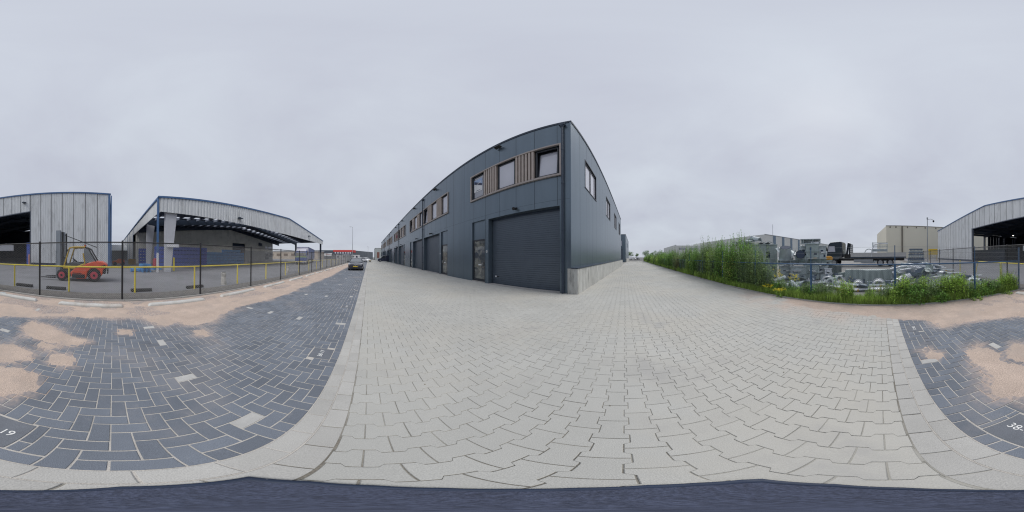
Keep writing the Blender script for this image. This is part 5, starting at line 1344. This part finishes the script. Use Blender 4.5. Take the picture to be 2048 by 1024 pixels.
# crane truck, side on, nose towards +X
ct = empty('crane_truck', (7.6, -23.6, 0), R(96-7), 'dark crane truck with white flatbed standing in the steel yard', 'truck')
M_tdark = mat('truck_dark_paint', (0.022, 0.032, 0.048), 0.3, coat=.7); M_bed = mat('flatbed_white', (0.46,0.46,0.455), .6, var=.08)
MB().prism([(0,.55),(-.06,1.4),(.02,2.3),(.22,3.15),(.55,3.42),(2.15,3.5),(2.25,3.2),(2.25,1.25),(1.9,1.2),(1.75,.95),(1.35,.85),(.85,.85),(.55,1.0),(.42,.55)], -1.2, 1.2, 'x').build('cab', M_tdark, ct, bevel=.06)
for sx in (-1, 1):
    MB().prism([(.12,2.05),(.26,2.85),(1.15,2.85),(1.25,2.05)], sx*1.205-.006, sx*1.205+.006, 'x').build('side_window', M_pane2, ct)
    MB().obox((sx*1.38,.0,2.45),(.18,.2,.55)).build('mirror', M_black, ct, bevel=.03)
    MB().box(min(sx*1.19,sx*1.22), max(sx*1.19,sx*1.22),.2,2.2,1.25,1.33).build('wheel_arch_trim', M_galv, ct)
    for y in (1.05, 7.6, 8.95): wheel(ct, sx*1.03, y, .50, .30, sx)
    for k in range(3): MB().box(min(sx*1.2,sx*1.24), max(sx*1.2,sx*1.24), 3.5+k*2.55, 3.5+k*2.55+2.48, 1.32, 1.88).build('dropside', M_bed, ct)
MB().add([(-1.05,.0,2.0),(1.05,.0,2.0),(.98,.20,2.95),(-.98,.20,2.95)], [(0,1,2,3)]).build('windscreen', M_screen, ct).location = (0,-.03,0)
MB().box(-.42,.42,.6,11.0,.75,1.12).build('chassis', M_black, ct); MB().box(-1.2,1.2,3.45,11.15,1.14,1.3).build('bed_floor', M_trim, ct)
MB().box(-1.15,-.6,3.9,6.6,.55,.95).box(.6,1.15,3.9,6.6,.55,.95).build('tank', M_galv, ct, bevel=.05)
MB().box(-1.2,1.2,11.1,11.16,1.3,1.85).build('tailboard', M_bed, ct)
m = MB(); m.box(-.5,.5,2.4,3.2,1.1,1.7); m.build('crane_base', M_black, ct)
MB().tube([(0,2.65,1.6),(0,2.95,3.25)], .17, 8).build('crane_arm', M_tdark, ct); MB().tube([(.25,3.1,1.6),(.25,3.2,3.2),(.1,2.9,3.3)], .12, 8).build('crane_boom', M_tdark, ct)
MB().tube([(-.3,2.5,1.5),(-.3,2.75,2.8)], .07, 8).build('hydraulic_ram', M_mast, ct)
m = MB(); [m.box(-1.0,1.0,3.36,3.42,z,z+.05) for z in (1.9,2.2,2.5,2.8,3.1)]; [m.box(q-.025,q+.025,3.36,3.42,1.3,3.15) for q in (-1,-.5,0,.5,1)]; m.build('headboard_grille', M_black, ct)
st_ = empty('strap', (0,0,0), 0, 'pale curved hose standing on the flatbed side', 'hose'); x, y = P(az(1752), 21.6)
MB().tube([(x+.6,y,1.3),(x+.55,y,2.2),(x+.2,y,2.9),(x-.5,y-.1,3.1),(x-1.6,y-.2,3.05)], .06, 6).build('hose', M_gs2, st_)
# rack of stacked crates behind the flatbed
e2 = empty('stillage_stack', (*P(az(1760), 34), 0), R(-az(1760)), 'tall stack of grey wire stillages in front of the cream building edge', 'stillage stack')
for k in range(4):
    m = MB(); z = k*1.05
    for (x, y) in ((-1.5,-.6),(1.5,-.6),(1.5,.6),(-1.5,.6),(0,-.6),(0,.6)): m.box(x-.05,x+.05,y-.05,y+.05,z,z+1.0)
    for zz in (.15,.4,.65,.9): m.box(-1.5,1.5,-.63,-.6,z+zz,z+zz+.05).box(-1.5,1.5,.6,.63,z+zz,z+zz+.05)
    if k < 3: m.box(-1.4,1.4,-.5,.5,z+.15,z+.6)
    m.build('stillage', M_gs3 if k % 2 else M_gs, e2)
e2 = empty('machine', (*P(az(1738), 33), 1.9), R(-az(1738)), 'small grey machine dome behind the flatbed', 'machine'); m = MB(); halfpipe(m, (0,0,0), .9, 1.2, 0, 0, 180, .1); m.build('hood', M_gs3, e2); MB().box(-1.6,1.2,-.5,.5,-1.9,0.05).build('body', M_gs, e2); 

# camera pole, yellow cabinet, warehouse signs
cp = empty('camera_pole', (*P(az(1855), 27), 0), 0, 'tall grey pole with dome camera arm before the cream building', 'camera pole')
MB().cyl((0,0,0),(0,0,7.6),.09,.06,n=10).build('pole', M_galv, cp); MB().tube([(0,0,7.45),(-.5,.3,7.5),(-.85,.5,7.3)], .035, 6).build('arm', M_galv, cp); MB().ball((-.9,.52,7.1),(.17,.17,.2)).build('camera_dome', M_black, cp); MB().box(-.1,.1,-.1,.1,7.5,7.8).build('head_box', M_galv, cp)
mp = empty('mast', (*P(az(1546), 58), 0), 0, 'thin pale mast rising before the white warehouse corner', 'mast'); MB().cyl((0,0,0),(0,0,12.9),.09,.06,n=8).build('pole', M_galv, mp); MB().cyl((0,0,0),(0,0,.5),.2,n=8).build('foot', M_conc, mp)
yc = empty('yellow_cabinet', (*P(az(1866), 43), 0), R(-az(1866)), 'yellow cabinet on legs beside the low end of the white warehouse', 'cabinet')
MB().box(-1.2,1.2,-.5,.5,1.5,3.0).build('cabinet_body', mat('cabinet_yellow', (0.70,0.48,0.01), .5), yc, bevel=.03); m = MB(); [m.box(a-.08,a+.08,-.4,.4,0,1.5) for a in (-1,1)]; m.parts('leg', M_fyel, yc); MB().box(.0,1.0,.5,.53,1.7,2.7).build('notice', mat('lilac_notice', (0.6,0.5,0.62), .5), yc)
MB().fbox(F1, 46.6, 47.3, .03, .06, 1.6, 2.5).build('safety_sign', mat('sign_blue_dark', (0.05,0.08,0.3), .5), w1)

# ---------------------------------------------------------------- far buildings
M_cream = mat('cream_panel', (0.70, 0.66, 0.54), 0.6, var=0.04, vscale=0.1)
cb = empty('industrial_building', (0,0,0), 0, 'large plain cream box building towering behind the crane truck', 'building')
MB().prism([(-2.6,-70),(-62,-70),(-62,-100),(2,-100)], 0, 14.2, 'z').build('wall', M_cream, cb)
MB().box(-62.2,-2.4,-70.2,-69.9,14.1,14.35).build('parapet', mat('parapet_brown', (0.20,0.18,0.15), .7), cb)
m = MB(); [m.box(x-.28,x+.28,-69.99,-69.6,0,14.0) for x in (-9.4, -38)]; m.parts('downpipe', mat('brown_pipe', (0.17,0.15,0.12), .6), cb)
m = MB(); [m.box(x,x+.5,-69.99,-69.85,13.3,13.9) for x in (-4.5,-7,-12,-16,-20,-25,-30)]; m.parts('wall_vent', bpy.data.materials['parapet_brown'], cb)
wh_ = empty('industrial_building', (0,0,0), 0, 'long white warehouse with blue vertical stripes behind the steel stacks', 'building')
M_offw = mat('off_white_panel', (0.60,0.61,0.59), .6, var=.06, vscale=.15)
MB().prism([(49,-57),(49,-170),(120,-170),(120,-54)], 0, 11.6, 'z').build('wall', M_offw, wh_)
m = MB(); [m.box(48.85,48.99,y-1.0,y+1.0,3,11.5) for y in (-64.5,-72.2,-80.5,-89.5,-99,-110)]; m.parts('blue_stripe', mat('stripe_blue', (0.14,0.20,0.27), .5), wh_)
m = MB(); m.box(48.7,120,-57.2,-53.8,11.6,11.9) if False else m.prism([(48.8,-56.8),(48.8,-170),(49.1,-170),(49.1,-57)], 11.55, 11.8, 'z'); m.build('parapet', M_galv, wh_)
m = MB(); [m.box(x,x+3.4,-57.2,-53.9,7.5,9.2) for x in (58,66)]; m.parts('window', M_pane, wh_)
ws_ = empty('industrial_building', (0,0,0), 0, 'pale low hall with two dark window rows beyond the hedge', 'building')
MB().prism([(100,-31),(96,-50),(140,-60),(134,-33)], 0, 8.9, 'z').build('wall', M_offw, ws_)
m = MB(); 
for (a, b_) in ((.18,.42),(.54,.80)):
    m.add([(100-4*a-.15,-31-19*a,6.2),(100-4*b_-.15,-31-19*b_,6.2),(100-4*b_-.15,-31-19*b_,7.4),(100-4*a-.15,-31-19*a,7.4)], [(0,1,2,3)])
m.parts('window_row', M_pane, ws_)
MB().box(103,104,-34,-33,8.9,9.6).build('roof_vent', M_galv, ws_)

# ---------------------------------------------------------------- plants
def leafmat(name, col, var=.3, sat=None):
    m = mat(name, col, .6, var=.25, vscale=3.0, island=var, spec=.3)
    b = m.node_tree.nodes['Principled BSDF']
    t = m.node_tree; tr = t.nodes.new('ShaderNodeBsdfTranslucent'); mx = t.nodes.new('ShaderNodeMixShader'); mx.inputs[0].default_value = .35
    src = b.inputs['Base Color'].links[0].from_socket; t.links.new(src, tr.inputs['Color'])
    o = t.nodes['Material Output']; t.links.new(b.outputs[0], mx.inputs[1]); t.links.new(tr.outputs[0], mx.inputs[2]); t.links.new(mx.outputs[0], o.inputs['Surface'])
    return m
M_l1 = leafmat('leaf_green', (0.24, 0.43, 0.11), .65)
M_l2 = leafmat('leaf_light', (0.40, 0.58, 0.13), .6)
M_l3 = leafmat('leaf_greyish', (0.28, 0.40, 0.17), .5)
M_dry = leafmat('dry_grass', (0.36, 0.27, 0.17), .3)
M_stem = mat('plant_stem', (0.13, 0.17, 0.06), .8, var=.2)
M_yfl = mat('yellow_petals', (0.80, 0.66, 0.02), .6, island=.2)
M_brn = mat('dock_seed', (0.20, 0.09, 0.05), .9, island=.3)
def leafy(seed, H, Rd, stems, per, ll, lw, lean=.25, droop=.3):
    """stems with many small pointed leaves; returns (stem MB, leaf MB)"""
    r_ = random.Random(seed); ms, ml = MB(), MB()
    for s in range(stems):
        a = r_.uniform(0, 6.283); q = Rd*math.sqrt(r_.random())*.8
        bx, by = q*math.cos(a), q*math.sin(a); h = H*r_.uniform(.6, 1.0)*(1-.25*q/Rd)
        la = r_.uniform(0, 6.283); ln = r_.uniform(.02, lean)*h
        pts = []
        for k in range(6):
            t_ = k/5; pts.append((bx+ln*math.cos(la)*t_*t_, by+ln*math.sin(la)*t_*t_, h*t_))
        for k in range(5): ms.cyl(pts[k], pts[k+1], .007*(1-k/6)+.002, .007*(1-(k+1)/6)+.002, 3, caps=False)
        for k in range(per):
            t_ = .08+.92*(k+r_.random())/per; f = t_*5; i = min(int(f), 4); f -= i
            p = [pts[i][c]*(1-f)+pts[i+1][c]*f for c in range(3)]
            aa = r_.uniform(0, 6.283); el = r_.uniform(-.2, .9); L = ll*r_.uniform(.5, 1.2)*(1.15-.5*t_); w_ = lw*r_.uniform(.6, 1.2)
            d = Vector((math.cos(aa)*math.cos(el), math.sin(aa)*math.cos(el), math.sin(el))); sd_ = Vector((-math.sin(aa), math.cos(aa), r_.uniform(-.5,.5))).normalized()
            P0 = Vector(p)+d*.01; P1 = P0+d*L*.45; P2 = P0+d*L+Vector((0,0,-droop*L))
            ml.add([P0, P1+sd_*w_, P2, P1-sd_*w_], [(0,1,2,3)])
    return ms, ml
def plant(name, lab, grp, cat, ms, ml, mm, loc, rz=0, sc=1.0):
    c = MB(); c.v = list(ml.v); c.f = list(ml.f); nl = len(c.f); c.add(ms.v, ms.f)
    e_ = c.build(name, mm); e_.data.materials.append(M_stem)
    mi = np.zeros(len(c.f), np.int32); mi[nl:] = 1; e_.data.polygons.foreach_set('material_index', mi)
    e_.location = loc; e_.rotation_euler = (0, 0, rz); tag(e_, lab, cat, grp)
    return e_
tall = []
for sd_, H, Rd, st, per, ll, lw, mm in ((1,2.1,.62,70,60,.13,.013,M_l1),(2,2.25,.6,64,60,.15,.012,M_l3),(3,1.9,.65,75,55,.12,.016,M_l1),(4,1.7,.6,70,50,.13,.015,M_l2)):
    ms, ml = leafy(sd_, H, Rd, st, per, ll, lw)
    tall.append((ms, ml, mm))
protos = []
grp = 'tall green shrubs crowding the fence beside the path'
rr = random.Random(3)
x = 4.7; n = 0; lst = []
while x < 64:
    lst.append((x, kerb_y(x)-.42-rr.uniform(0,.35))); 
    if x > 6.5: lst.append((x+.2, kerb_y(x)-1.25-rr.uniform(0,.3)))
    x += .62 if x < 16 else (1.0 if x < 34 else 1.5)
for i, (x, y) in enumerate(lst):
    k = rr.randrange(4) if x > 6.5 else rr.choice((0, 1))
    hs = .70+.62*min(1, max(0, (x-4.7)/2.2)); hs *= rr.uniform(.72, 1.16)
    lab = 'tall leafy shrub in the dense green hedge lining the light path'
    while len(protos) < 4: 
        j = len(protos); ms, ml, mm = tall[j]
        protos.append(plant('shrub', lab, grp, 'shrub', ms, ml, mm, (0, 0, 0)))
        protos[-1]['placed'] = 0
    pr_ = protos[k]
    if not pr_['placed']: o = pr_; pr_['placed'] = 1
    else: o = copy_tree(pr_)
    o.location = (x, y, -.03); o.rotation_euler = (0, 0, rr.uniform(0, 6.28)); f = 1.0 if x < 20 else 1.25
    o.scale = (f, f, hs*(1.0 if x > 11 else 1.12))
for p_ in protos: del p_['placed']
# lower weeds, one plant each
ms, ml = leafy(21, .85, .34, 40, 46, .10, .016); lowA = plant('weed_bush', 'bushy green weed dotted with small yellow flowers below the crane truck cab', None, 'weed', ms, ml, M_l2, (1.15, kerb_y(1.2)-.32, -.03))
m = MB(); r2 = random.Random(4)
for k in range(46):
    a = r2.uniform(0,6.28); q = .33*math.sqrt(r2.random()); z = r2.uniform(.35,.86); m.ball((q*math.cos(a), q*math.sin(a), z), (.014,.014,.008), 6, 3)
tag(m.build('blossom', mat('pale_yellow_flower', (0.75,0.68,0.22), .6), lowA), kind='stuff')
low = []
for sd_, H, Rd, st, per, ll, lw, mm in ((31,.62,.36,34,30,.12,.014,M_l2),(32,.55,.4,34,28,.13,.016,M_l1),(33,.72,.32,30,34,.10,.013,M_l3)):
    ms, ml = leafy(sd_, H, Rd, st, per, ll, lw); low.append((ms, ml, mm))
lp = []
specs = []
for px in list(range(1528, 1660, 14)) : specs.append((px, .40, 1.0, rr.choice((0,1,2))))
for px, off, s_ in ((1640,.35,.45),(1720,.40,.5),(1738,.45,.7),(1757,.4,.8),(1768,.35,.95),(1780,.5,.7),(1795,.3,1.15),(1806,.45,1.2),(1815,.25,1.0),(1826,.45,1.1),(1836,.3,1.15),(1848,.5,1.2),(1857,.28,1.1),(1868,.45,1.25),(1879,.28,1.1),(1890,.45,1.2),(1902,.3,1.15),(1912,.5,1.15),(1922,.25,1.1),(1934,.42,1.1),(1946,.3,1.1),(1957,.5,1.2),(1968,.3,1.15),(1980,.45,1.2),(1990,.3,1.2),(2003,.4,1.2),(2014,.3,1.1),(2024,.35,.9)): specs.append((px, off, s_, rr.choice((0,0,1,2))))
glow = 'low green weeds between the kerb and the blue fence'
for i, (px, off, s_, k) in enumerate(specs):
    a = R(az(px)); D = None
    # where the ray of this bearing crosses the strip
    t_ = (kerb_y(0)-off)/(math.cos(a)-KS*math.sin(a)); x, y = t_*math.sin(a), t_*math.cos(a)
    lab = 'green weed clump growing between the kerb and the blue fence'
    while len(lp) < 3:
        j = len(lp); ms, ml, mm = low[j]; lp.append(plant('weed_clump', lab, glow, 'weed', ms, ml, mm, (0,0,-10))); lp[-1]['placed'] = 0
    if not lp[k]['placed']: o = lp[k]; lp[k]['placed'] = 1
    else: o = copy_tree(lp[k])
    o.location = (x, y, -.03); o.rotation_euler = (0,0,rr.uniform(0,6.28)); s_ *= 1.18 if px > 1785 else 1.0; o.scale = (s_*.85, s_*.85, s_*rr.uniform(.6,1.35))
for p_ in lp: del p_['placed']
# flowering bush inside the hedge
ms, ml = leafy(22, 1.9, .45, 60, 50, .11, .015); fb = plant('flowering_bush', 'tall bush with many small yellow blossoms standing in the green hedge', None, 'bush', ms, ml, M_l2, (7.2, kerb_y(7.2)-.25, -.03))
m = MB(); r2 = random.Random(9)
for k in range(110):
    a = r2.uniform(0,6.28); q = .52*math.sqrt(r2.random()); z = r2.uniform(.5,1.75); m.ball((q*math.cos(a), q*math.sin(a), z), (.02,.02,.012), 6, 3)
tag(m.build('blossom', bpy.data.materials['pale_yellow_flower'], fb), kind='stuff')
# tall single plants
def ragwort(loc, H, seed, lab, nst=7):
    ms, ml = leafy(seed, H, .2, nst, 30, .10, .014); e_ = plant('ragwort', lab, None, 'flower', ms, ml, M_l2, loc)
    r_ = random.Random(seed); m = MB()
    for k in range(nst*3):
        a = r_.uniform(0,6.28); q = .22*math.sqrt(r_.random()); c = (q*math.cos(a), q*math.sin(a), H*r_.uniform(.72,1.0))
        for j in range(7):
            m.ball((c[0]+r_.uniform(-.05,.05), c[1]+r_.uniform(-.05,.05), c[2]+r_.uniform(-.02,.03)), (.013,.013,.008), 5, 3)
    tag(m.build('blossom', M_yfl, e_), kind='stuff'); return e_
ragwort((3.95, kerb_y(4)-.45, -.02), 1.0, 41, 'tall yellow ragwort behind the kerb, nearest the tall hedge')
ragwort((3.25, kerb_y(3)-.55, -.02), .85, 42, 'yellow ragwort in front of the grey steel boxes')
ragwort((4.25, kerb_y(4)-.10, -.02), .42, 43, 'low yellow ragwort spilling over the kerb on the left', 5)
ragwort((3.55, kerb_y(3.5)+.02, -.02), .36, 44, 'low yellow ragwort at the very edge of the pink sand', 6)
ms, ml = leafy(51, 1.45, .10, 6, 60, .07, .012, lean=.1); plant('tall_weed', 'tall slender weed standing alone before the blue corner panel', None, 'weed', ms, ml, M_l2, (-4.55, kerb_y(-4.5)-.30, -.02))
ms, ml = leafy(52, 1.9, .22, 9, 46, .10, .012, lean=.12); e_ = plant('tall_weed', 'tall weed with brown seed spikes above the hedge end', None, 'weed', ms, ml, M_l3, (4.95, kerb_y(5)-.55, -.02))
ms, ml = leafy(53, 2.5, .3, 6, 40, .09, .010, lean=.1); plant('tall_weed', 'very tall thin reddish weed poking above the hedge', None, 'weed', ms, ml, M_brn, (6.9, kerb_y(7)-.6, -.02))
ms, ml = leafy(54, 1.0, .2, 16, 30, .05, .010, lean=.15); plant('tall_weed', 'reddish brown dock plant in front of the black fence corner', None, 'weed', ms, ml, M_brn, (-5.1, kerb_y(-5)-.45, -.02))
ms, ml = leafy(55, 1.9, .55, 80, 22, .22, .008, lean=.3); plant('dry_grass_clump', 'tan dry tall grass clump in the middle of the hedge', None, 'grass clump', ms, ml, M_dry, (17.0, kerb_y(17)-.35, -.02))
ms, ml = leafy(56, .9, .16, 10, 30, .06, .012, lean=.15); plant('tall_weed', 'white flowered thistle standing behind the weeds near the corner', None, 'weed', ms, ml, mat('fluffy_white', (0.6,0.58,0.55), .9), (-3.9, kerb_y(-4)-.35, -.02))
for i, (x, lab) in enumerate(((-3.05, 'trailing weed creeping over the kerb onto the sand'), (-4.4, 'small weed rooted at the kerb near the corner'))):
    ms, ml = leafy(60+i, .12, .35, 26, 10, .06, .016, lean=2.5); plant('creeping_weed', lab, None, 'weed', ms, ml, M_l2, (x, kerb_y(x)+.12, .0))
# a few taller loose weeds that break the top line towards the corner
r3 = random.Random(77); first = None
for px in (1795, 1812, 1842, 1861, 1884, 1908, 1927, 1952, 1976, 2007, 2019, 1672, 1745):
    a = R(az(px)); t3 = (kerb_y(0)-r3.uniform(.3,.55))/(math.cos(a)-KS*math.sin(a)); sc3 = r3.uniform(.75, 1.15)
    if first is None:
        ms, ml = leafy(81, 1.0, .16, 9, 34, .09, .013, lean=.3); first = o = plant('tall_weed', 'taller loose weed stalk rising out of the low green weeds by the blue fence', 'loose taller weeds by the blue fence', 'weed', ms, ml, M_l2, (0,0,0))
    else: o = copy_tree(first)
    o.location = (t3*math.sin(a), t3*math.cos(a), -.03); o.rotation_euler = (0, 0, r3.uniform(0, 6.28)); o.scale = (sc3,)*3
# grass as one mass
r_ = np.random.default_rng(8)
n = 26000
xs = np.concatenate([r_.uniform(-5.2, 8, n), r_.uniform(8, 60, 9000)])
ys = kerb_y(xs)+.02-np.abs(r_.normal(0, .28, len(xs)))
hh = r_.uniform(.08, .32, len(xs))*(1+.5*(vnoise(xs, ys, 1.3, 2)-.3)); hh[n:] *= 1.6
ww = r_.uniform(.003, .006, len(xs)); ww[n:] *= 2.5
aa = r_.uniform(0, 6.28, len(xs)); ld = r_.uniform(0, .5, len(xs))*hh; la = r_.uniform(0, 6.28, len(xs))
ca, sa = np.cos(aa)*ww, np.sin(aa)*ww
b0 = np.stack([xs-ca, ys-sa, np.full_like(xs, -.03)], 1); b1 = np.stack([xs+ca, ys+sa, np.full_like(xs, -.03)], 1)
mx_, my_ = xs+ld*.35*np.cos(la), ys+ld*.35*np.sin(la)
m0 = np.stack([mx_-ca*.8, my_-sa*.8, hh*.6], 1); m1 = np.stack([mx_+ca*.8, my_+sa*.8, hh*.6], 1)
tp_ = np.stack([xs+ld*np.cos(la), ys+ld*np.sin(la), hh], 1)
V = np.stack([b0, b1, m1, m0, tp_], 1).reshape(-1, 3)
q = (np.arange(len(xs))*5)[:, None]
loops = np.concatenate([q+np.array([0,1,2,3]), q+np.array([3,2,4])], 1).ravel()
o = np_mesh('grass', V, loops, np.tile([4, 3], len(xs)), leafmat('grass_green', (0.33, 0.47, 0.11), .6)); tag(o, 'short grass growing in the strip behind the kerb', 'grass', kind='stuff')
# trees beyond the path
M_bark = mat('bark', (0.10,0.085,0.065), .9, var=.2); M_tl = leafmat('tree_leaf', (0.11,0.21,0.06), .45); M_tl2 = leafmat('tree_leaf_pale', (0.17,0.27,0.11), .45)
def tree(loc, H, Rc, seed, lab, mm, grp='trees beyond the end of the path'):
    r_ = random.Random(seed); e_ = empty('tree', loc, 0, lab, 'tree', grp)
    m = MB(); m.cyl((0,0,0),(0,0,H*.5),H*.022,H*.013,8)
    tips = []
    for k in range(7):
        a = r_.uniform(0,6.28); z0 = H*r_.uniform(.25,.5); t_ = (Rc*.65*math.cos(a), Rc*.65*math.sin(a), z0+H*r_.uniform(.15,.4)); m.cyl((0,0,z0), t_, H*.010, H*.004, 5); tips.append(t_)
    m.build('trunk', M_bark, e_)
    m = MB()
    cl = [(Rc*.6*r_.uniform(-1,1), Rc*.6*r_.uniform(-1,1), H*r_.uniform(.4,.88), Rc*r_.uniform(.25,.5)) for _ in range(16)]
    for (cx, cy, cz, cr_) in cl:
        for j in range(120):
            v_ = Vector((r_.gauss(0,1), r_.gauss(0,1), r_.gauss(0,.8))); v_ = v_.normalized()*cr_*(r_.random()**.4)
            p = Vector((cx,cy,cz))+v_; d = Vector((r_.gauss(0,1),r_.gauss(0,1),r_.gauss(0,1))).normalized(); s2 = d.orthogonal().normalized(); L = H*.018*r_.uniform(.7,1.4)
            m.add([p-d*L, p+s2*L*.6, p+d*L, p-s2*L*.6], [(0,1,2,3)])
    m.build('crown', mm, e_)
for i, (px, D, H, Rc, lab, mm) in enumerate(((1262, 105, 5.6, 2.2, 'pale round tree right beside the far dark building', M_tl2), (1274, 125, 5.0, 1.8, 'small tree further along beyond the path', M_tl2), (1291, 118, 6.4, 3.6, 'darker broad tree above the far end of the path', M_tl), (1303, 128, 5.6, 2.8, 'low tree between the two broad trees', M_tl), (1316, 112, 6.2, 3.6, 'broad tree just left of the pale hall', M_tl), (1325, 118, 5.8, 2.2, 'small tree touching the pale hall', M_tl))):
    tree((*P(az(px), D), 0), H, Rc, 70+i, lab, mm)
for i, (px, D, rz, mm, lab) in enumerate(((1266, 96, .3, M_whitecar, 'tiny white car parked far beyond the end of the path'), (1275, 100, 1.2, M_blackp, 'tiny dark car parked far beyond the end of the path'))):
    car('parked_car', (*P(az(px), D), 0), rz, mm, lab)
# litter
def crumple(name, loc, s_, mm, lab, cat, seed, flat=.35):
    r_ = random.Random(seed); m = MB(); secs = []
    for j in range(5):
        t_ = math.pi*(j+.4)/5; secs.append([(s_[0]*math.sin(t_)*math.cos(k*.785)*r_.uniform(.6,1.2), s_[1]*math.sin(t_)*math.sin(k*.785)*r_.uniform(.6,1.2), s_[2]*(1-math.cos(t_))*.5*r_.uniform(.7,1.2)) for k in range(8)])
    o = m.loft(secs).build(name, mm); o.location = loc; tag(o, lab, cat); return o
M_pl = mat('plastic_pale', (0.55,0.60,0.62), .35, var=.2, vscale=20); M_plb = mat('plastic_blue', (0.12,0.19,0.26), .4, var=.2, vscale=20)
t_ = lambda px, off: ((kerb_y(0)-off)/(math.cos(R(az(px)))-KS*math.sin(R(az(px)))))
for px, off, s_, mm, lab in ((1655,.22,(.20,.12,.20),M_pl,'crumpled clear plastic lying left of the flowering bush'), (1590,.22,(.10,.07,.12),M_pl,'small white plastic bag behind the kerb'), (1706,.15,(.16,.09,.07),M_plb,'flat blue grey rag right of the flowering bush'), (1633,.28,(.05,.04,.09),M_pl,'small white cup near the blue post')):
    r0 = t_(px, off); crumple('plastic_litter', (r0*math.sin(R(az(px))), r0*math.cos(R(az(px))), -.02), s_, mm, lab, 'litter', px)
crumple('plastic_sheet', (-4.85,-4.05,.0), (.20,.30,.05), M_pl, 'flat white plastic sheet on the sand at the corner', 'litter', 3)
r_ = random.Random(12)
for i in range(22):
    x, y = r_.uniform(.2, 5.8), r_.uniform(-4.2, 2.0)
    if math.hypot(x, y) < 1.2: continue
    o = MB().ball((0,0,0), (r_.uniform(.005,.012), r_.uniform(.005,.012), .006), 6, 4).build('pebble', M_soil); o.location = (x, y, .004); tag(o, 'small dark pebble lying loose on the light pavers', 'pebble', 'loose pebbles on the light pavers')
